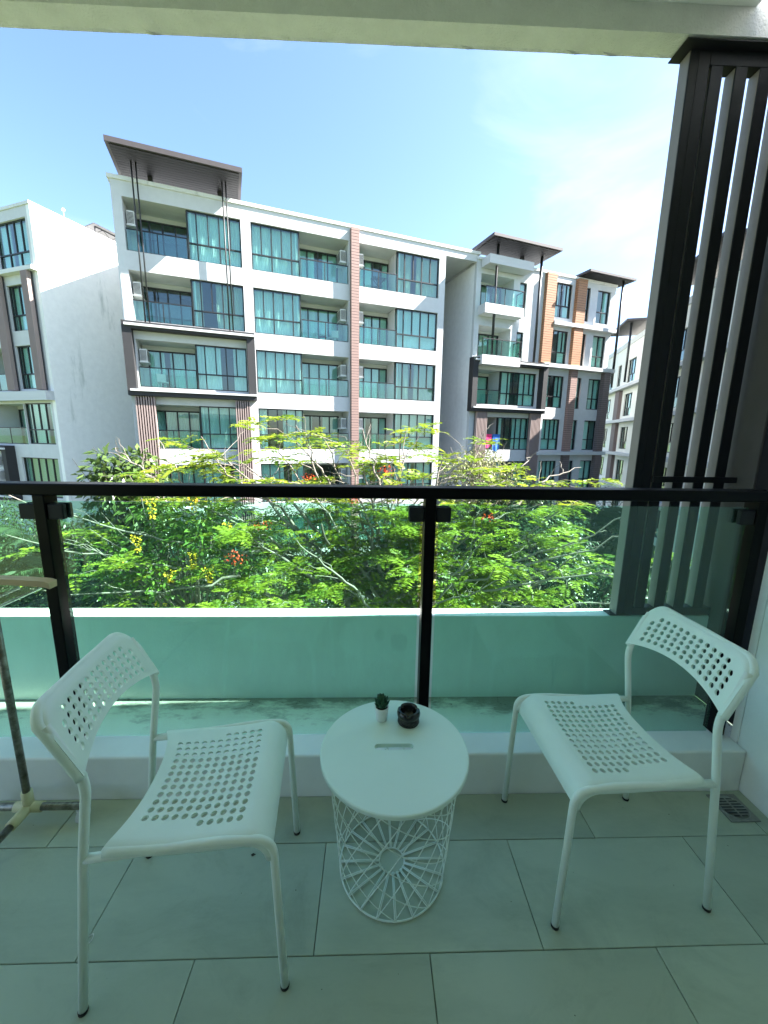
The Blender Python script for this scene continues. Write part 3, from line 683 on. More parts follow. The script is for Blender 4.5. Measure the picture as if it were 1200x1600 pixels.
# local +x runs away from the camera, the visible face looks along +y (local), so it is built mirrored on y
EZ = [6.55, 3.55, .55, -2.45, -5.45]
LEN = 50
holes = []; wins = []
x = 1.0
k = 0
while x < LEN-3:
    wdt = 2.2 if k % 3 != 1 else 1.2
    for z in EZ: wins.append((x, x+wdt, z, z+2.0, k))
    x += wdt+(1.4 if k % 2 else 2.0); k += 1
wm = wall_mesh(0, LEN, -6.2, 9.9, [w_[:4] for w_ in wins], .25, 0)
fl_ = MB(); fl_.v = [(v[0], -v[1], v[2]) for v in wm.v]; fl_.f = [tuple(reversed(f)) for f in wm.f]; fl_.mi = wm.mi
M['ecream'] = mat('far_cream_paint', (0.78, 0.76, 0.68), 0.8, 0.05, 1)
fl_.build('wall', M['ecream'], eb)
MB().box(0, .25, -11, -.251, -6.2, 9.9).build('wall', M['ecream'], eb); MB().box(0, LEN, -11, -.252, 9.55, 9.7).build('roof', M['ecream'], eb)
MB().box(.26, LEN, -3.2, -3.0, -6.2, 9.5).build('core_wall', M['room'], eb)
for z in EZ: ubox('floor_slab', M['room'], eb, .26, LEN, -2.99, -.251, z-.5, z-.1)
MB().box(-.1, LEN, -.3, .08, 9.902, 10.35).build('parapet', M['coping'], eb)
for z in (6.1, 3.1, .1, -2.9): ubox('ledge', M['bwhite'], eb, -.2, LEN, .002, .55, z-.12, z+.14)
for (a, b, c, d, k) in wins:
    o = window(eb, a, b, c, d, -.19, (.5,) if b-a < 1.5 else (.33, .66), .7, (.5,), cur=0)
    curtain(o, .03, (b-a)*random.uniform(.6, .95), -.15, .03, d-c-.05)
for j, s0 in enumerate(np.arange(3.4, LEN-3, 7.3)):
    for (za, zb2) in ((3.26, 5.96), (.26, 2.96), (-2.74, -.06)):
        ubox('brown_panel', M['purple'] if j % 2 else M['brown'], eb, s0, s0+1.3, .0025, .30, za, zb2)
canopy(eb, 6, 13, -1.2, 1.6, 11.0, .16); canopy(eb, 20.5, 26, -1.2, 1.6, 11.0, .16)
for s in (21.2, 25.2, 7, 12.2): rod(eb, s, 1.05, 6.24, 11.0, .09)

# ---------------- a few things left out on the balconies
def on_facade(x, y, z): return (P0[0]+x*math.cos(ANG)-y*math.sin(ANG), P0[1]+x*math.sin(ANG)+y*math.cos(ANG), z)
def airer(label, x, z):
    t = thing('folding_airer', label, 'clothes airer', on_facade(x, .75, z), ANG)
    for s in (-1, 1): MB().tube([(-.35*s, -.25, .01), (.30*s, .22, .95)], .022, 6).build('leg', M['bwin'], t); MB().tube([(-.35*s, .25, .01), (.30*s, -.22, .95)], .022, 6).build('leg', M['bwin'], t)
    for k in range(5): MB().tube([(-.45, -.22+.11*k, .95), (.45, -.22+.11*k, .95)], .015, 6).build('rail', M['bwin'], t)
airer('dark folding clothes airer on the top balcony right of the pink column', 10.5, 9.50)
def patio_chair(label, x, z, rz, m):
    t = thing('patio_chair', label, 'chair', on_facade(x, .8, z), ANG+rz)
    MB().box(-.22, .22, -.22, .22, .42, .46).build('seat', m, t, bevel=.01)
    MB().box(-.22, .22, .20, .24, .47, .88).build('backrest', m, t, bevel=.01)
    for sx in (-1, 1):
        for sy in (-1, 1): MB().tube([(.2*sx, .2*sy, 0), (.19*sx, .19*sy, .42)], .02, 6).build('leg', m, t)
patio_chair('dark chair on the second balcony from the top left of the pink column', 7.1, 6.49, rad(70), M['bwin'])
patio_chair('pale chair beside the dark chair on the second balcony from the top', 7.75, 6.49, rad(-40), M['acbody'])
patio_chair('pale chair on the third balcony from the top inside the dark frame', -1.2, 3.47, rad(30), M['acbody'])
# ================================================================== VEGETATION
def npmesh(name, V, Q, m, tint=None):
    me = bpy.data.meshes.new(name)
    V = np.asarray(V, dtype=np.float32).reshape(-1, 3); Q = np.asarray(Q, dtype=np.int32)
    me.vertices.add(len(V)); me.vertices.foreach_set('co', V.ravel())
    k = Q.shape[1]; me.loops.add(Q.size); me.loops.foreach_set('vertex_index', Q.ravel())
    me.polygons.add(len(Q)); me.polygons.foreach_set('loop_start', np.arange(0, Q.size, k, dtype=np.int32))
    me.materials.append(m); me.update(calc_edges=True)
    if tint is not None:
        a = me.attributes.new('tint', 'FLOAT', 'POINT'); a.data.foreach_set('value', np.asarray(tint, dtype=np.float32))
    return me
def nrm(a): return a/np.maximum(np.linalg.norm(a, axis=-1, keepdims=True), 1e-9)
def leaves(P, D, U, ln, wd, bend=0.15):
    """diamond leaves: P base (N,3), D direction, U rough up, ln/wd (N,)"""
    P = np.asarray(P, float); D = nrm(np.asarray(D, float)); S = nrm(np.cross(D, U)); Nn = np.cross(S, D)
    ln = np.asarray(ln)[:, None]; wd = np.asarray(wd)[:, None]
    V = np.stack([P, P+D*ln*.45+S*wd*.5+Nn*ln*bend*.3, P+D*ln-Nn*ln*bend, P+D*ln*.45-S*wd*.5+Nn*ln*bend*.3], 1)
    n = len(P); return V.reshape(-1, 3), np.arange(4*n).reshape(n, 4)
def fronds(P, D, ln, npair=10, plen=.24, pw=.08, droop=.35):
    """feathery leaf: npair pairs of pinnae on a drooping midrib"""
    n = len(P); D = np.asarray(D, float).copy(); D = nrm(D); up_ = np.tile([0, 0, 1.], (n, 1)); S = nrm(np.cross(D, up_)); Nn = np.cross(S, D)
    t = np.linspace(.14, 1, npair); ln = np.asarray(ln)
    B = P[:, None]+D[:, None]*(ln[:, None]*t)[..., None]-up_[:, None]*(ln[:, None]*droop*t**2)[..., None]
    prof = np.sin(np.pi*np.clip(t*.86+.12, 0, 1))**.6
    Vs = []
    for s in (-1, 1):
        d = nrm(S[:, None]*s*np.ones((1, npair, 1))+D[:, None]*.55+rng.normal(0, .10, (n, npair, 3))-up_[:, None]*.18)
        L_ = (ln[:, None]*plen*prof)[..., None]; W_ = (ln[:, None]*pw*np.ones((1, npair)))[..., None]
        q = nrm(np.cross(d, Nn[:, None]+rng.normal(0, .35, (n, npair, 3))))
        Vs.append(np.stack([B, B+d*L_*.5+q*W_*.5, B+d*L_, B+d*L_*.5-q*W_*.5], 2))
    V = np.concatenate(Vs, 1).reshape(-1, 3); return V, np.arange(len(V)).reshape(-1, 4)
def limb_mesh(lines, name, m, parent, sides=6):
    mb = MB()
    for pts, rr in lines: mb.tube(pts, rr, sides if rr[0] > .02 else 4, caps=False)
    return mb.build(name, m, parent, smooth=True)
def arc(a, b, sag, n=10, jit=.0):
    a, b = Vector(a), Vector(b); out = []
    for i in range(n+1):
        t = i/n; p = a.lerp(b, t); p = p+Vector(sag)*(4*t*(1-t)); 
        if 0 < i < n: p += Vector([random.gauss(0, jit) for _ in range(3)])
        out.append(p)
    return out
def rvec(zlo=-.3, zhi=1.0):
    a = random.uniform(0, 2*math.pi); z = random.uniform(zlo, zhi); r = math.sqrt(max(0, 1-z*z)); return Vector((r*math.cos(a), r*math.sin(a), z))

# ---- flame tree: wide feathery crown in front of the railing
def flame_tree():
    base = Vector((0.9, 8.9, -6.0)); fork = Vector((0.7, 8.6, -3.6))
    t = thing('flame_tree', 'wide flame tree with bright feathery leaves and a few red blossoms below the balcony', 'tree', base)
    lines = []; tips = []; bare = []
    trunk = smooth_path([base, base.lerp(fork, .5)+Vector((.12, .05, 0)), fork], 6)
    lines.append((trunk, [.22-.07*i/(len(trunk)-1) for i in range(len(trunk))]))
    targets = [(-5.6,7.4,-.75),(-5.0,8.6,.2),(-3.9,6.9,-1.1),(-3.4,9.4,.75),(-2.2,7.2,-.55),(-1.6,8.8,1.15),(-.8,7.2,-1.2),(-.6,8.0,1.2),(.3,9.5,1.1),(.6,7.0,-.9),
               (1.5,8.4,.9),(2.0,7.0,-1.0),(2.8,9.2,.55),(3.4,7.4,-.35),(4.3,7.5,-.95),(4.4,8.6,-.1),(4.9,7.9,-1.2),(-1.4,6.5,-1.5),(1.4,6.6,-1.6),(3.0,6.8,-1.5),(-3.0,8.0,-.1),(.2,8.3,.1),(2.4,8.0,-.1),(-1.0,8.4,1.3),(-2.0,8.6,1.0),(.6,8.8,1.2),(-3.2,8.6,.9),(-4.6,7.4,-1.45),(-2.6,6.4,-1.6),(-2.6,8.2,.75),(-.2,8.6,.75),(1.0,7.8,.55),(3.2,8.0,.35),(-4.2,7.8,.45),(-1.2,7.6,.35),(2.2,8.6,.85)]
    for i, tg in enumerate(targets):
        tg = Vector(tg)-Vector((0, 0, 0)); d = tg-fork
        st = fork+Vector((random.gauss(0,.06), random.gauss(0,.06), random.uniform(-.25, .1)))
        sag = Vector((-d.x*.04, -d.y*.04, random.uniform(.02, .28)))*1.0
        P = arc(st, tg, sag, 14, .045)
        r0 = random.uniform(.055, .095)
        lines.append((P, [r0*(1-.86*k/14) for k in range(15)]))
        for k in range(5, 15):
            for _ in range(random.choice((1, 1, 2))):
                p = P[k]; out_ = Vector((d.x, d.y, 0)).normalized()
                dr_ = (out_*random.uniform(-.1, .8)+rvec(-.05, .55)*1.0); dr_.normalize()
                ln = random.uniform(.55, 1.5)*(1.0 if k > 8 else .8)
                Q = arc(p, p+dr_*ln, (0, 0, random.uniform(-.05, .12)), 6, .03)
                rr = max(.008, r0*(1-.86*k/14)*.5); lines.append((Q, [rr*(1-.75*j/6) for j in range(7)]))
                if random.random() < .16: bare.append(Q)
                else:
                    for j in (3, 4, 5, 6):
                        if random.random() < (.85 if j == 6 else .36): tips.append((Q[j], Vector(dr_)))
        tips.append((P[-1], d.normalized()))
    # long leafless whips poking out of the crown
    whips = [((-2.2,7.6,-.9),(-6.0,6.6,.35)),((-3,7.2,-1.1),(-5.9,6.4,-.3)),((-2.4,7.0,-1.2),(-5.4,6.1,-1.1)),((1.4,7.4,-1.3),(4.9,6.6,.25)),((1.6,7.3,-1.5),(5.2,6.5,-.1)),((1.8,7.2,-1.6),(5.1,6.3,-.75)),((2.2,7.0,-1.7),(5.1,6.2,-1.15)),
             ((.4,8,-.2),(.7,8.3,1.5)),((-.8,8.2,.2),(-1.5,8.0,1.55)),((1.4,8.4,.3),(2.4,8.6,1.45)),((-2.6,8.3,.2),(-3.6,8.6,1.3)),((-3.4,8,0),(-4.4,8.4,1.25)),((.2,8,.3),(-.2,8.4,1.5)),((2.4,8.2,.2),(3.6,8.9,.95)),((2.8,7.8,0),(4.6,8.6,.75)),((-4,8,.1),(-5.4,8.6,1.05)),
             ((-.2,6.9,-2.0),(2.3,6.3,-.95)),((0.1,7.0,-1.9),(-1.2,6.2,-.3)),((.9,6.9,-2.2),(1.9,6.5,-.4))]
    for a, b in whips:
        a, b = Vector(a), Vector(b); Q = arc(a, b, (0, 0, random.uniform(-.25, .1)), 12, .035)
        lines.append((Q, [.027*(1-.7*j/12) for j in range(13)]))
        for _ in range(3):
            k = random.randrange(5, 11); p = Q[k]; e_ = p+((b-a).normalized()*.6+rvec(-.2,.9)*.6)*random.uniform(.3, .7)
            lines.append((arc(p, e_, (0,0,.04), 5, .015), [.008*(1-.6*j/5) for j in range(6)]))
    limb_mesh([([p-base for p in pts], rr) for pts, rr in lines], 'trunk', M['bark'], t)
    Ps, Ds, Ls = [], [], []
    for p, d in tips:
        n = random.choice((4, 5, 6, 7))
        a0 = random.uniform(0, 6.28)
        for k in range(n):
            a = a0+6.28*k/n+random.gauss(0, .25); h = Vector((math.cos(a), math.sin(a), random.uniform(-.05, .35)))+d*.45
            Ps.append(p-base+Vector([random.gauss(0, .02)]*3)); Ds.append(h.normalized()); Ls.append(random.uniform(.30, .52))
    V, Q = fronds(np.array(Ps), np.array(Ds), np.array(Ls), 11, .27, .085)
    tv = np.repeat(np.clip(rng.normal(.48, .30, len(Ps)), 0, 1), len(V)//len(Ps))
    # fronds() orders by frond first
    link('crown', npmesh('crown', V, Q, M['flame'], tv), t)
    # red blossom sprays
    Pf, Df, Uf = [], [], []
    for c, rr, n in [((-2.35,6.6,-.75),.20,55),((-1.75,7.5,.36),.14,28),((.3,8.0,.66),.17,40),((2.25,7.4,-.15),.15,32),((.45,8.1,.3),.18,40),((1.1,7.6,.25),.2,50),((-2.0,7.2,-.3),.16,40),((-.35,8.2,.05),.15,30),((-1.3,8.1,.5),.14,30)]:
        for _ in range(n):
            v = rvec(-1, 1)*random.random()**.5*rr; Pf.append(Vector(c)-base+Vector((v.x*1.2, v.y, v.z*.7))); Df.append(rvec(-.2, 1)); Uf.append(rvec(-1, 1))
    V, Q = leaves(Pf, Df, Uf, rng.uniform(.035, .065, len(Pf)), rng.uniform(.02, .035, len(Pf)))
    link('blossom', npmesh('blossom', V, Q, M['red'], np.repeat(rng.random(len(Pf)), 4)), t)
    # two hanging seed pods
    for c in ((2.95,7.2,-.35), (-.9,7.0,-.2)):
        P = smooth_path([Vector(c), Vector(c)+Vector((.02,.02,-.14)), Vector(c)+Vector((.07,.03,-.30)), Vector(c)+Vector((.15,.03,-.42))], 4)
        MB().tube([p-base for p in P], [.006]+[.022]*(len(P)-2)+[.005], 6).build('seed_pod', M['bark_dark'], t, smooth=True)
flame_tree()

def bushy(name, label, cat, base, crown_c, crown_r, nclump, nleaf, leaf_l, leaf_w, m, bark, clump_r=.4, trunk_r=.09, group=None, flat=1.0, droop=0.2, nstem=5, shell=.45, whips=0, flowers=None):
    base = Vector(base); cc = Vector(crown_c); t = thing(name, label, cat, base, 0, group)
    lines = []; cl = []
    for k in range(nclump):
        v = rvec(-.75, 1.0)*(shell+(1-shell)*random.random()**.6)
        cl.append(cc+Vector((v.x*crown_r[0], v.y*crown_r[1], v.z*crown_r[2])))
    fork = base.lerp(cc, .45)+Vector((random.gauss(0,.1), random.gauss(0,.1), 0))
    lines.append((arc(base, fork, (random.gauss(0,.06),0,0), 6, .02), [trunk_r*(1-.35*j/6) for j in range(7)]))
    for c in cl[:min(nclump, 40)]:
        s = fork.lerp(cc, random.uniform(0, .7)); lines.append((arc(s, c, (0,0,-.05*(c-s).length), 7, .03), [trunk_r*.32*(1-.8*j/7)+.003 for j in range(8)]))
    for k in range(whips):
        v = rvec(.1, 1); c = cc+Vector((v.x*crown_r[0]*1.25, v.y*crown_r[1]*1.2, v.z*crown_r[2]*1.35)); s = fork.lerp(cc, .6)
        lines.append((arc(s, c, (0,0,.05), 8, .04), [.014*(1-.8*j/8)+.002 for j in range(9)]))
    limb_mesh([([p-base for p in pts], rr) for pts, rr in lines], 'trunk', bark, t)
    N = nclump*nleaf
    ci = np.repeat(np.arange(nclump), nleaf); C_ = np.array([tuple(c-base) for c in cl])[ci]
    off = rng.normal(0, 1, (N, 3)); off = nrm(off)*(rng.random((N, 1))**.45)*clump_r; off[:, 2] *= .75*flat
    D = nrm(off+rng.normal(0, .25, (N, 3))*clump_r+np.array([0, 0, -droop])*clump_r); U = nrm(rng.normal(0, .5, (N, 3))+[0, 0, 1])
    ctint = rng.normal(.45, .2, nclump)[ci]
    V, Q = leaves(C_+off, D, U, rng.uniform(.7, 1.3, N)*leaf_l, rng.uniform(.75, 1.25, N)*leaf_w)
    link('crown', npmesh('crown', V, Q, m, np.repeat(np.clip(ctint+rng.normal(0, .18, N), 0, 1), 4)), t)
    if flowers:
        fm, fn, fl2, fw2, fr = flowers
        idx = rng.integers(0, nclump, fn); Pf = np.array([tuple(c-base) for c in cl])[idx]+nrm(rng.normal(0, 1, (fn, 3)))*fr
        V, Q = leaves(Pf, nrm(rng.normal(0, 1, (fn, 3))), nrm(rng.normal(0, 1, (fn, 3))), np.full(fn, fl2), np.full(fn, fw2))
        link('blossom', npmesh('blossom', V, Q, fm, np.repeat(rng.random(fn), 4)), t)
    return t, cl, base
# ---- golden shower tree with hanging yellow clusters
gt, cl, gb = bushy('golden_shower_tree', 'tree with hanging yellow flower clusters at the left, beside the flame tree', 'tree', (-3.9, 7.9, -6), (-3.9, 7.5, -1.0), (1.5, 1.0, 1.25), 34, 60, .13, .055, M['cassia'], M['bark'], .42, .10, whips=16, shell=.3)
Pf, Df = [], []
for c in [(-3.75,6.75,.25),(-3.1,6.9,.28),(-2.75,6.5,-.85),(-3.35,6.4,-.9),(-3.0,6.5,-.6),(-3.55,6.4,-1.45),(-3.9,6.5,-.3),(-3.2,6.3,-1.7),(-2.5,6.8,-.15),(-4.3,6.6,-.7)]:
    c = Vector(c); n = random.randint(40, 75); ln = random.uniform(.2, .34)
    for k in range(n):
        q = random.random(); r = .085*(1-.75*q)*random.random()**.5; a = random.uniform(0, 6.28)
        Pf.append(c-gb+Vector((r*math.cos(a), r*math.sin(a), -ln*q))); Df.append(Vector((math.cos(a), math.sin(a), random.uniform(-.6,.4))))
V, Q = leaves(Pf, Df, nrm(rng.normal(0, 1, (len(Pf), 3))), rng.uniform(.03, .045, len(Pf)), rng.uniform(.02, .03, len(Pf)))
link('blossom', npmesh('blossom', V, Q, M['yellow'], np.repeat(rng.random(len(Pf)), 4)), gt)
# ---- broad-leaved tree at the left
bushy('broadleaf_tree', 'dark broad-leaved tree against the blank gable wall on the left', 'tree', (-6.9, 11.2, -6), (-6.7, 11, -.55), (1.25, 1.0, 1.5), 52, 40, .24, .11, M['broad'], M['bark_dark'], .36, .10, shell=.25, droop=.35, whips=6)
# ---- pale tree above the rail
bushy('olive_tree', 'pale olive-leaved treetop rising above the handrail right of centre', 'tree', (3.7, 14.2, -6), (3.75, 14, -.45), (1.45, 1.2, 1.5), 80, 60, .13, .045, M['pale'], M['bark'], .36, .10, shell=.3, whips=18)
# ---- shrubs filling the garden below
shr = [((5.4,12.2,-6),(5.5,12,-2.3),(1.6,1.3,1.7),'broad glossy dark shrub right of the flame tree, above the planter wall'),
       ((6.9,11.3,-6),(6.9,11.2,-3.3),(1.5,1.3,1.3),'low dark shrub with white blossoms beside the slatted screen'),
       ((4.7,12.9,-6),(4.7,13.0,-1.5),(1.4,1.1,1.5),'tall narrow-leaved shrub behind the right side of the flame tree'),
       ((2.6,12.0,-6),(2.6,12.0,-3.2),(1.7,1.4,1.5),'dark shrub under the flame tree right of the railing post'),
       ((-.2,12.4,-6),(-.2,12.4,-3.9),(1.8,1.4,1.3),'dark shrub under the flame tree at the centre'),
       ((-2.9,11.6,-6),(-2.9,11.6,-3.0),(1.7,1.3,1.6),'dark shrub behind the yellow-flowered tree'),
       ((-5.6,10.6,-6),(-5.6,10.5,-2.6),(1.4,1.2,1.5),'dark shrub at the foot of the broad-leaved tree'),
       ((1.0,15.2,-6),(1.0,15.2,-2.9),(2.1,1.4,2.1),'tall dark shrub behind the centre of the flame tree'),((-2.2,14.6,-6),(-2.2,14.6,-2.7),(2.0,1.4,2.1),'tall dark shrub in front of the long block, left of centre'),((-5.2,13.6,-6),(-5.2,13.6,-2.6),(1.9,1.4,2.0),'tall dark shrub behind the broad-leaved tree'),((4.0,16.6,-6),(4.0,16.6,-2.8),(2.0,1.4,2.1),'tall dark shrub in front of the gap between the two blocks'),((7.0,17.6,-6),(7.0,17.6,-2.9),(2.1,1.4,2.1),'tall dark shrub in front of the right wing'),((9.8,17.2,-6),(9.8,17.2,-3.0),(2.0,1.5,2.2),'tall dark shrub partly behind the slatted screen'),
       ((-10.6,10.9,-6),(-10.6,10.9,-3.0),(1.5,1.2,1.5),'dark shrub under the palms in the left glass pane'),((-8.7,9.3,-6),(-8.7,9.3,-3.4),(1.3,1.1,1.3),'low dark shrub behind the top bar of the drying rack'),((-12.4,13.2,-6),(-12.4,13.2,-2.9),(1.8,1.4,1.9),'tall dark shrub in front of the neighbour building at the left edge'),((-6.9,9.4,-6),(-6.9,9.4,-3.2),(1.2,1.0,1.4),'low dark shrub just right of the left railing post'),
       ((-8.4,12.4,-6),(-8.4,12.4,-2.6),(1.6,1.3,1.6),'dark shrub between the left railing post and the palms')]
for i, (b, c, r, lab) in enumerate(shr):
    bushy('garden_shrub', lab, 'shrub', b, c, r, 70, 55, .15 if i != 2 else .19, .05 if i != 2 else .04, M['shrub'], M['bark_dark'], .42, .06, 'dark shrubs filling the garden', shell=.55, flowers=(M['whiteflower'], 90, .05, .045, .38) if i == 1 else None)
# ---- palms: every frond its own part
_pf = {}
def palm_frond(kind):
    if kind in _pf: return _pf[kind]
    ln = 1.5; n = 30; V = []; Q = []; tt = []
    for i in range(n):
        t_ = .12+.88*i/(n-1); x = ln*t_*(1-.12*t_*t_); z = ln*(.42*t_-.62*t_*t_)
        for s in (-1, 1):
            L_ = .50*math.sin(math.pi*min(1, t_*.8+.16))**.7*random.uniform(.85, 1.1); d = Vector((.55, s*.85, -.28-.2*random.random())).normalized()
            p = Vector((x, 0, z)); m_ = p+d*L_*.5+Vector((0, 0, .03)); e_ = p+d*L_+Vector((0, 0, -.06)); wv = Vector((.026, 0, .01))
            o = len(V); V += [p, m_-wv, e_, m_+wv]; Q.append((o, o+1, o+2, o+3)); tt += [random.random()]*4
    o = len(V)
    _pf[kind] = npmesh('frond', [tuple(v) for v in V], Q, M['palm'], tt); return _pf[kind]
def palm(label, base, top, n=13, s=1.0):
    base = Vector(base); t = thing('palm', label, 'palm', base, 0, 'garden palms')
    P = arc((0,0,0), Vector(top)-base, (.05,.03,0), 8, .01); MB().tube(P, [.10-.03*j/8 for j in range(9)], 8).build('trunk', M['bark_dark'], t, smooth=True)
    for k in range(n):
        a = 2*math.pi*k*.382*1.0+random.gauss(0,.15); o = link('frond', palm_frond(k % 3), t, P[-1]+Vector((0,0,random.uniform(-.1,.1))), (random.gauss(0,.15), random.uniform(-.55, .45), a)); q = s*random.uniform(.8, 1.15); o.scale = (q, q, q)
palm('palm at the far left seen through the left glass pane', (-10.2,12,-6), (-10.3,12,-1.75), 15, 1.15)
palm('palm nearest the left railing post, lower than its neighbour', (-8.0,10.4,-6), (-8.1,10.3,-2.35), 14, 1.0)
palm('palm leaning behind the foot of the yellow-flowered tree', (-5.3,8.9,-6), (-5.4,8.7,-2.35), 13, .85)
palm('dark palm beside the slatted screen, behind the right end of the flame tree', (8.0,14.2,-6), (8.0,14,-1.45), 15, 1.1)
palm('smaller dark palm right of the glossy shrub', (6.4,14.8,-6), (6.4,14.8,-2.1), 13, .9)
palm('palm in the lower left corner below the far-left palm', (-9.6,9.9,-6), (-9.6,9.8,-3.0), 13, .95)
# ---- low ground cover between the shrubs
N = 26000
P = np.stack([rng.uniform(-14, 13, N), rng.uniform(9.5, 19, N), np.full(N, -6.0)], 1)
keep = np.abs(P[:, 1]-(16.6+.25*P[:, 0])) > 1.0; P = P[keep]; N = len(P); P[:, 2] += rng.random(N)*.5
V, Q = leaves(P, nrm(rng.normal(0, .6, (N, 3))+[0, 0, .6]), nrm(rng.normal(0, .5, (N, 3))+[0, 0, 1]), rng.uniform(.12, .3, N), rng.uniform(.03, .09, N))
tag(link('ground_cover', npmesh('ground_cover', V, Q, M['shrub'], np.repeat(rng.random(N), 4))), 'low dark leafy ground cover across the garden', 'ground cover', kind='stuff')
# ================================================================== railing
rl = thing('glass_railing', 'black metal balcony railing with green tinted glass panels along the kerb', 'railing', (0, 1.4, 0.177))
rl0 = Vector((0, 1.4, 0.177))
def rpart(mb, name, m, **k): return mb.build(name, m, rl, **k)
MB().box(XL-.0, XR-.002, 1.365-1.4, 1.437-1.4, 1.140-.177, 1.181-.177).build('handrail', M['black'], rl, bevel=0.006, seg=3)
posts = [-1.16, 0.19, 1.403]
if True:
    for i, px_ in enumerate(posts+[-2.5]):
        p = MB().box(px_, px_+.04, 1.37-1.4, 1.43-1.4, 0.0005, 1.141-.177).build('post', M['black'], rl, bevel=0.003)
        for sx in (-1, 1):
            if i == 2 and sx == 1: continue
            x0 = px_-.055 if sx < 0 else px_+.04
            for zc in ((1.082,) if i < 3 else (1.082,)):
                c = MB().box(x0, x0+.055, -0.024, -0.006, zc-.027-.177, zc+.027-.177).box(x0, x0+.055, 0.006, 0.024, zc-.027-.177, zc+.027-.177)
                c.build('clamp', M['darkframe'], p, bevel=0.004)
spans = [(-1.16+.054, .19-.014), (.23+.014, 1.403-.014), (-2.46+.014, -1.16-.014)]
for a, b in spans:
    MB().box(a, b, -0.005, 0.005, 0.004, 1.117-.177).build('glass_panel', M['glass'], rl)

# ================================================================== slatted screen and column on the right
sn = thing('slatted_screen', 'tall dark screen with four vertical taupe slats standing on the planter wall', 'screen', (1.26, 1.862, 0.462))
so_ = Vector((1.26, 1.862, 0.462))
def sbox(name, m, x0, x1, y0, y1, z0, z1, bevel=0.002):
    return MB().box(x0-so_.x, x1-so_.x, y0-so_.y, y1-so_.y, z0-so_.z, z1-so_.z).build(name, m, sn, bevel=bevel)
sbox('jamb', M['jamb'], 1.262, 1.297, 1.868, 1.925, 0.470, 2.893)
sbox('inner_jamb', M['darkframe'], 1.2975, 1.345, 1.862, 1.918, 0.470, 2.893)
sbox('jamb_front_shade', M['darkframe'], 1.262, 1.2968, 1.862, 1.8678, 0.470, 2.893)  # shaded front of the jamb, put in as a thin dark sheet
for i in range(4):
    x0 = 1.354+.1022*i
    sbox('slat', M['taupe'], x0, x0+.050, 1.8685, 1.918, 0.512, 2.842)
    sbox('slat_backing_and_shade', M['darkframe'], x0, x0+.050, 1.862, 1.8683, 0.512, 2.842)  # dark sheet paints the shade on the slat's front face
sbox('bottom_rail', M['darkframe'], 1.3455, 1.756, 1.862, 1.916, 0.470, 0.5115)
sbox('top_rail', M['darkframe'], 1.3455, 1.756, 1.862, 1.916, 2.8425, 2.893)
sbox('middle_bar', M['darkframe'], 1.345, 1.756, 1.846, 1.8615, 1.158, 1.186)
sbox('top_plate', M['darkframe'], 1.215, 1.76, 1.822, 1.930, 2.8935, 2.8975, 0.0006)
sbox('base_plate', M['darkframe'], 1.235, 1.345, 1.872, 1.935, 0.4628, 0.4695, 0.0006)
cl_ = thing('column', 'taupe rectangular column at the right end of the planter beside the screen', 'column', (1.76, 1.8, 0))
MB().box(0, .40, -.035, .155, 0.001, 2.99).build('column_body', M['column'], cl_, bevel=0.004)
pn = thing('end_partition', 'dark brown partition closing the right end of the trough behind the glass', 'partition', (1.765, 1.4, 0))
MB().box(0, .03, -.034, .36, 0.001, 2.99).build('panel_board', M['darkframe'], pn, bevel=0.002)
tag(MB().box(XR, 2.3, 1.3352, 1.365, -0.01, 3.0).build('wall_return', M['plaster']), kind='structure')

# ================================================================== chairs
def perforated(us, vs_, holes, mapf, thick, hr, asp):
    """panel over a grid of cells; us/vs_ are cell boundaries in 0..1; holes(i,j)->bool cuts a round hole (hr in u units, asp = v per u)"""
    top = []; faces = []; vid = {}
    def V(u, v):
        k = (round(u, 6), round(v, 6))
        if k not in vid: vid[k] = len(top); top.append(k)
        return vid[k]
    for j in range(len(vs_)-1):
        for i in range(len(us)-1):
            a, b, v0, v1 = us[i], us[i+1], vs_[j], vs_[j+1]; m_ = (a+b)/2; vm = (v0+v1)/2
            ring = [V(a,v0),V(m_,v0),V(b,v0),V(b,vm),V(b,v1),V(m_,v1),V(a,v1),V(a,vm)]
            if holes(i, j):
                hv = []; mid = []
                for q in range(16):
                    an = rad(225+22.5*q); hv.append(V(m_+hr*math.cos(an), vm+hr*asp*math.sin(an)))
                for k in range(8):
                    k2 = (k+1) % 8; faces.append((ring[k], ring[k2], hv[(2*k2) % 16], hv[2*k+1], hv[2*k]))
            else: faces.append(tuple(ring))
    PT = [mapf(u, v) for (u, v) in top]
    vs = [p for p, n in PT] + [p-n*thick for p, n in PT]; N = len(PT)
    fs = list(faces) + [tuple(i+N for i in reversed(f)) for f in faces]
    ec = set()
    for f in faces:
        for i in range(len(f)): ec.add((f[i], f[(i+1) % len(f)]))
    for (a, b) in sorted(ec):
        if (b, a) not in ec: fs.append((b, a, a+N, b+N))
    return vs, fs
def autosmooth(o, ang=38):
    o.data.polygons.foreach_set('use_smooth', [True]*len(o.data.polygons)); o.data.set_sharp_from_angle(angle=rad(ang)); return o

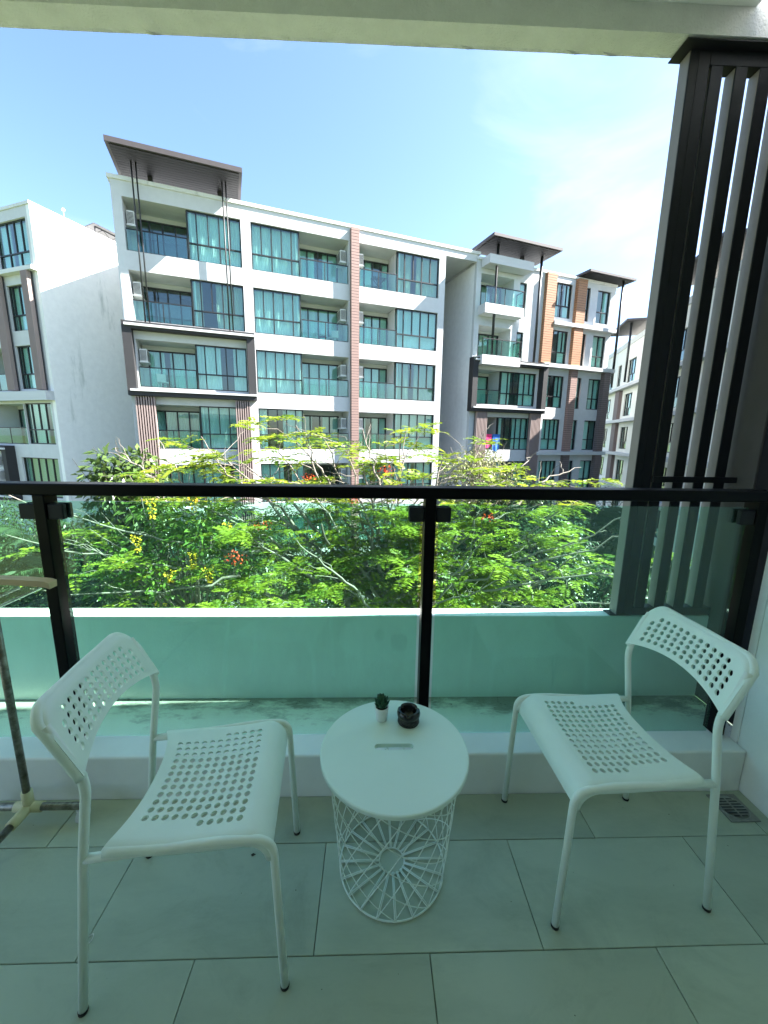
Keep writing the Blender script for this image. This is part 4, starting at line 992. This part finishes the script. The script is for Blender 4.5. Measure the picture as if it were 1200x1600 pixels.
def make_chair(name, label, loc, rz):
    t = thing(name, label, 'chair', loc, rz, 'perforated white balcony chairs')
    # local: +x to the front, origin midway between the feet, y across
    BX, FX = -0.235, 0.235
    R = 0.0100
    for s in (-1, 1):
        back = round_path([(BX, .180*s, 0.004), (BX+.050, .179*s, .44), (BX+.078, .178*s, .632), (BX+.016, .178*s, .765)], .045, 8)
        lg = MB().tube(back, R, 14).build('leg', M['tube'], t, smooth=True)
        MB().lathe([(0,0),(R*1.10,0),(R*1.10,.007),(R,.009)], (BX, .180*s, 0.0), 14).build('foot_cap', M['rubber'], lg, smooth=True)
        front = round_path([(FX, .197*s, 0.004), (FX-.014, .193*s, .440), (FX-.105, .188*s, .448), (BX+.135, .180*s, .436), (BX+.054, .179*s, .434)], .075, 8)
        lg = MB().tube(front, R, 14).build('leg', M['tube'], t, smooth=True)
        MB().lathe([(0,0),(R*1.10,0),(R*1.10,.007),(R,.009)], (FX, .197*s, 0.0), 14).build('foot_cap', M['rubber'], lg, smooth=True)
    x_r, x_f = BX+.088, FX+.012
    def seat(u, v):           # u: rear 0 .. front 1, v: across 0..1
        y = (v-.5)*2
        half = .183 + .014*min(1, max(0, u))
        rear = x_r + .040*(1-abs(y)**2.4)          # concave rear edge
        x = rear + (x_f-rear)*u
        z = .459 - .010*math.sin(math.pi*min(1, max(0, u)/.8))*(1-y*y*.5)
        if u > .76:
            q = (u-.76)/.24; x -= .030*q*q*q; z -= .066*q**2.1
        e = max(0, (abs(y)-.88)/.12); z -= .007*e*e
        return Vector((x, y*half, z))
    def seatn(u, v):
        p = seat(u, v); a = seat(u+.004, v)-seat(u-.004, v); b = seat(u, v+.004)-seat(u, v-.004)
        n = a.cross(b).normalized(); return p, (n if (n.z > 0 or (u > .9 and n.x > 0)) else -n)
    nd, na = 11, 14
    us = [0, .03, .07] + [.07+(.74-.07)*k/nd for k in range(1, nd+1)] + [.78, .82, .86, .90, .94, .97, 1.0]
    vv = [0, .02, .045, .075, .10] + [.10+.80*k/na for k in range(1, na+1)] + [.925, .955, .98, 1.0]
    sh = lambda i, j: 2 <= i < 2+nd and 4 <= j < 4+na and not ((j == 4 or j == 3+na) and i < 2+nd-5)
    vs, fs = perforated(us, vv, sh, seatn, .006, .0205, 1.0)
    autosmooth(MB().add(vs, fs).build('seat', M['chair'], t, fixn=True))
    for s in (-1, 1):
        path = [seat(u, .5+s*.5*.985)+Vector((0, -s*.004, -.0105)) for u in np.linspace(0.005, .97, 30)]
        MB().tube(path, [.0125]*30, 12).build('seat_edge', M['chair'], t, smooth=True)
    # backrest
    def back(u, v):           # u across, v: bottom 0 .. top 1
        y = (u-.5)*2; ay = abs(y)
        zb = .650 + .036*(1-ay**2.0)
        zt = .800 - .048*max(0, (ay-.70)/.30)**2.6
        z = zb+(zt-zb)*v
        x = BX+.082 - .48*(z-.650) - .012*(1-y*y)
        if v > .88: x -= .010*((v-.88)/.12)**2
        return Vector((x, y*.188, z))
    def backn(u, v):
        p = back(u, v); a = back(u+.004, v)-back(u-.004, v); b = back(u, v+.004)-back(u, v-.004)
        n = b.cross(a).normalized(); return p, (n if n.x > 0 else -n)
    nc, nr = 13, 5
    us = [0, .02, .05, .085] + [.085+.83*k/nc for k in range(1, nc+1)] + [.95, .98, 1.0]
    vv = [0, .10] + [.10+.72*k/nr for k in range(1, nr+1)] + [.88, .93, .97, 1.0]
    bh = lambda i, j: 3 <= i < 3+nc and 1 <= j < 1+nr and not (i in (3, 2+nc) and j == nr)
    vs, fs = perforated(us, vv, bh, backn, .006, .0195, 2.75)
    autosmooth(MB().add(vs, fs).build('backrest', M['chair'], t, fixn=True))
    uv = [(0.014, v) for v in np.linspace(-.05, .86, 9)] + [(u, .985) for u in np.linspace(.03, .97, 50)] + [(.986, v) for v in np.linspace(.86, -.05, 9)]
    rads = [.0120]*9 + [.0120+(.0080-.0120)*min(1, min(i, 49-i)/15) for i in range(50)] + [.0120]*9
    rim = [back(u, v)-Vector((.901, 0, .433))*(r-.0005) for (u, v), r in zip(uv, rads)]
    MB().tube(rim, rads, 12).build('backrest_edge', M['chair'], t, smooth=True)
    return t
make_chair('chair', 'white perforated metal-legged chair on the left facing right, nearest the drying rack', (-0.4605, 0.927, 0), rad(6.2))
make_chair('chair', 'white perforated chair on the right facing left, beside the floor drain', (0.757, 1.07, 0), rad(182.0))

# ================================================================== side table
tb = thing('side_table', 'round white side table with a wire basket base between the two chairs', 'table', (0.076, 1.048, 0))
nT = 96; slot = []
RT = .2235
# tabletop with a slotted handle hole
bm = bmesh.new()
def ringv(r, z): return [bm.verts.new((r*math.cos(2*math.pi*k/nT), r*math.sin(2*math.pi*k/nT), z)) for k in range(nT)]
def slotv(z):
    o = []
    for k in range(nT):
        a = 2*math.pi*k/nT; c, s = math.cos(a), math.sin(a)
        # stadium half length .060 (x), half height .0125
        hl, hr_ = .0475, .0125
        d = min(hl+hr_, 10)
        # ray/stadium intersection
        best = None
        if abs(s) > 1e-6:
            tt = hr_/abs(s)
            if abs(tt*c) <= hl: best = tt
        if best is None:
            cx = hl*(1 if c > 0 else -1); B = c*cx; Cc = cx*cx-hr_*hr_; best = B+math.sqrt(max(0, B*B-Cc))
        o.append(bm.verts.new((best*c, best*s+.004, z)))
    return o
zt = .4235
prof = [slotv(zt-.014), slotv(zt), ringv(RT*.6, zt), ringv(RT-.004, zt), ringv(RT-.001, zt-.0015), ringv(RT, zt-.004), ringv(RT, zt-.012), ringv(RT-.002, zt-.0145), ringv(RT-.01, zt-.015)]
prof.append(prof[0])
for i in range(len(prof)-1):
    for k in range(nT):
        bm.faces.new((prof[i][k], prof[i][(k+1)%nT], prof[i+1][(k+1)%nT], prof[i+1][k]))
bmesh.ops.recalc_face_normals(bm, faces=bm.faces)
me = bpy.data.meshes.new('tabletop'); bm.to_mesh(me); bm.free(); me.materials.append(M['ttop']); link('tabletop', me, tb)
bk = MB(); rw = .0014
r_top, r_bot, zb_, ztop = .200, .166, .004, .406
def ringp(r, z, n=64): return [(r*math.cos(2*math.pi*k/n), r*math.sin(2*math.pi*k/n), z) for k in range(n)]
bk.tube(ringp(r_top, ztop-.003), .0028, 8, closed=True); bk.tube(ringp(r_bot, zb_), .0026, 8, closed=True); bk.tube(ringp(.040, zb_), .0022, 8, closed=True)
def wire(a0, tw):
    pts = []
    for k in range(25):
        f_ = k/24; a = a0+tw*f_; r = r_bot+(r_top-r_bot)*f_; pts.append((r*math.cos(a), r*math.sin(a), zb_+.002+(ztop-zb_-.006)*f_))
    return pts
nw = 20
bt = MB()
for k in range(nw):
    a = 2*math.pi*k/nw
    bk.tube(wire(a, rad(62)), rw, 6)
    bt.tube([(.038*math.cos(a), .038*math.sin(a), zb_+.003), (r_bot*math.cos(a), r_bot*math.sin(a), zb_+.003)], rw*1.25, 6)
    bt.tube([(.038*math.cos(a+.10), .038*math.sin(a+.10), zb_+.003), (r_bot*math.cos(a+.028), r_bot*math.sin(a+.028), zb_+.003)], rw*1.1, 6)
for k in range(10): bk.tube(wire(2*math.pi*(k+.5)/10, rad(-165)), rw, 6)
bk.build('wire_basket', M['tube'], tb, smooth=True)
bt.build('basket_bottom', M['tube'], tb, smooth=True)
# potted succulent
zt0 = .4235
ps = thing('potted_succulent', 'tiny dark green succulent in a white tapered pot on the table', 'plant', (0.040, 1.172, zt0))
MB().lathe([(0,0),(.0165,0),(.018,.002),(.0235,.048),(.0232,.050),(.0212,.050),(.0195,.040),(0,.040)], (0,0,0), 32).build('pot', M['pot'], ps, smooth=True)
MB().lathe([(.0205,.042),(.010,.046),(0,.047)], (0,0,0), 16).build('soil', M['soil'], ps, smooth=True)
lm = MB()
pl = MB().lathe([(0.0001,0),(.0048,.006),(.0066,.016),(.0055,.026),(.0022,.034),(.0001,.037)], (0,0,0), 8)
leafme = MB()
for (x,y,z) in pl.v: leafme.v.append((x, y*.45+.0009*(z/.037)*10*(z/.037), z))
leafme.f = pl.f; leafme.mi = pl.mi
leaf_mesh = leafme.mesh('leaf', M['succ'], smooth=True)
cnt = 0
for ring, (n, tilt, zz, sc_) in enumerate([(7, 62, .046, .95), (7, 48, .052, 1.0), (6, 33, .057, .95), (5, 20, .060, .85), (3, 8, .063, .75)]):
    for k in range(n):
        az = 2*math.pi*(k+ring*.5)/n + random.uniform(-.1, .1)
        o = link('leaf', leaf_mesh, ps, (.004*math.cos(az), .004*math.sin(az), zz), (rad(tilt+random.uniform(-5,5)), 0, az-math.pi/2+math.pi)); o.scale = (sc_*1.25, sc_*1.25, sc_*.92)
# ashtray
at_ = thing('ashtray', 'round black ceramic ashtray with a patterned lower band on the table', 'ashtray', (0.129, 1.160, zt0))
MB().lathe([(0,0),(.034,0),(.036,.003),(.0355,.006)], (0,0,0), 40).build('base', M['ash'], at_, smooth=True)
MB().lathe([(.0335,.006),(.0352,.008),(.0352,.021),(.0335,.023)], (0,0,0), 40).build('patterned_band', M['ashband'], at_, smooth=True)
mbr = MB(); nA = 48
pr = [(.0335,.023),(.0375,.027),(.0385,.034),(.0365,.043),(.032,.048),(.026,.046),(.0245,.040),(.024,.016),(0,.014)]
mbr.lathe(pr, (0,0,0), nA)
for i in range(len(mbr.v)):
    x,y,z = mbr.v[i]; a = math.atan2(y,x)
    for c in (0.4, 0.4+2.094, 0.4+4.189):
        d = (a-c+math.pi) % (2*math.pi) - math.pi
        if abs(d) < .22 and z > .036: z -= .008*(1-(d/.22)**2)
    mbr.v[i] = (x,y,z)
mbr.build('bowl', M['ash'], at_, smooth=True)

# ================================================================== drying rack at the left edge
rk = thing('drying_rack', 'old metal clothes rack with cream plastic joints at the left edge', 'clothes rack', (-1.19, 1.205, 0))
def rack_end(y):
    pole = MB().tube([(0, y, .075), (0, y, .885)], .0115, 12).build('pole', M['rust'], rk, smooth=True)
    ft = MB().tube([(-.20, y, .062), (.19, y, .062)], .0125, 12).build('foot_tube', M['rust'], rk, smooth=True)
    j = MB().tube([(-.045, y, .062), (.045, y, .062)], .0175, 14).tube([(0, y, .055), (0, y, .125)], .0165, 14).build('joint', M['cream'], rk, smooth=True)
    j2 = MB().tube([(0, y, .062), (0, y-.075 if y == 0 else y+.075, .062)], .0175, 14).build('joint_socket', M['cream'], j, smooth=True)
    b = MB()
    P = smooth_path([(-.23, y, .880), (-.20, y, .893), (0, y, .900), (.16, y, .893), (.195, y, .886)], 6)
    for i, p in enumerate(P): pass
    n_ = len(P); vs = []
    for p in P: vs += [(p.x, p.y-.017, p.z+.008), (p.x, p.y+.017, p.z+.008), (p.x, p.y+.015, p.z-.012), (p.x, p.y-.015, p.z-.012)]
    fs = [(0,1,2,3), tuple(reversed([4*(n_-1)+k for k in range(4)]))]
    for i in range(n_-1):
        for k in range(4): fs.append((4*i+k, 4*i+4+k, 4*i+4+(k+1)%4, 4*i+(k+1)%4))
    MB().add(vs, fs).build('top_bar', M['creambar'], rk, bevel=0.004, fixn=True)
    for x in (-.19, .18):
        w_ = MB().tube([(x-.011, y, .024), (x+.011, y, .024)], .0235, 20).build('caster_wheel', M['caster'], rk, smooth=False)
        MB().box(x-.016, x+.016, y-.008, y+.010, .040, .056).build('caster_fork', M['caster'], w_, bevel=.002)
rack_end(0); rack_end(-1.0)
for x in (-.17, -.09, .09, .155): MB().tube([(x, -1.0, .872), (x, 0, .872)], .0045, 8).build('rod', M['steel'], rk, smooth=True)
MB().tube([(0, -.94, .062), (0, -.06, .062)], .0125, 12).build('long_tube', M['rust'], rk, smooth=True)

# ================================================================== floor drain and bits
dr = thing('floor_drain', 'small square steel floor drain with round slotted grate in the right corner', 'drain', (1.368, 1.214, 0.0004))
MB().box(-.056,.056,-.056,.056,0,.0035).build('plate', M['drain'], dr, bevel=.001)
gr = MB().lathe([(0,.0042),(.0465,.0042),(.0475,.0052),(.050,.0052),(.0505,.0036)], (0,0,0), 40); gr.build('grate', M['drain'], dr, smooth=True)
for iy in range(7):
    for ix in range(2):
        y = (iy-3)*.0115; wq = math.sqrt(max(0, .043**2-y*y))
        if wq < .008: continue
        xa, xb = (.004, wq) if ix else (-wq, -.004)
        MB().box(xa, xb, y-.0028, y+.0028, .0043, .0050).build('slot', M['acdark'], dr)
st = smooth_path([(-.77,.845,.002),(-.765,.862,.002),(-.752,.872,.003),(-.748,.858,.002),(-.757,.846,.002),(-.764,.838,.002),(-.758,.83,.002),(-.748,.834,.002)], 8)
tag(MB().tube([(p.x+.757, p.y-.85, p.z) for p in st], .0011, 6).build('string', M['string'], loc=(-.757,.85,0)), 'small loop of white string lying on the floor by the left chair leg', 'string')
tag(MB().add([(0,0,.002),(.007,.004,.004),(.016,.001,.0025),(.007,-.005,.002)], [(0,1,2,3)]).add([(0,0,.0012),(.007,.004,.0032),(.016,.001,.0017),(.007,-.005,.0012)], [(3,2,1,0)]).build('dry_leaf', M['bark_dark'], loc=(-.385,1.075,0)), 'tiny dry brown leaf on the floor under the left chair', 'leaf')
db = MB()
for k in range(260):
    c = random.random()
    if c < .45: x, y, z = random.uniform(-1.6, 1.7), 1.868-abs(random.gauss(0, .03)), .0006
    elif c < .75: x, y, z = 1.755-abs(random.gauss(0, .03)), random.uniform(1.45, 1.86), .0006
    else: x, y, z = random.uniform(-2, 1.4), random.uniform(0.3, 1.28), .0009
    r = random.uniform(.001, .004) if z < .0008 else random.uniform(.0006, .0016); a = random.uniform(0, 6.28)
    n = 5; db.add([(x+r*random.uniform(.6,1.4)*math.cos(a+6.28*i/n), y+r*random.uniform(.6,1.4)*math.sin(a+6.28*i/n), z) for i in range(n)] + [(x, y, z+r*.5)], [(i, (i+1)%n, n) for i in range(n)])
tag(db.build('debris', M['dirt']), 'specks of dirt on the tiles and along the trough edges', 'dirt', kind='stuff')
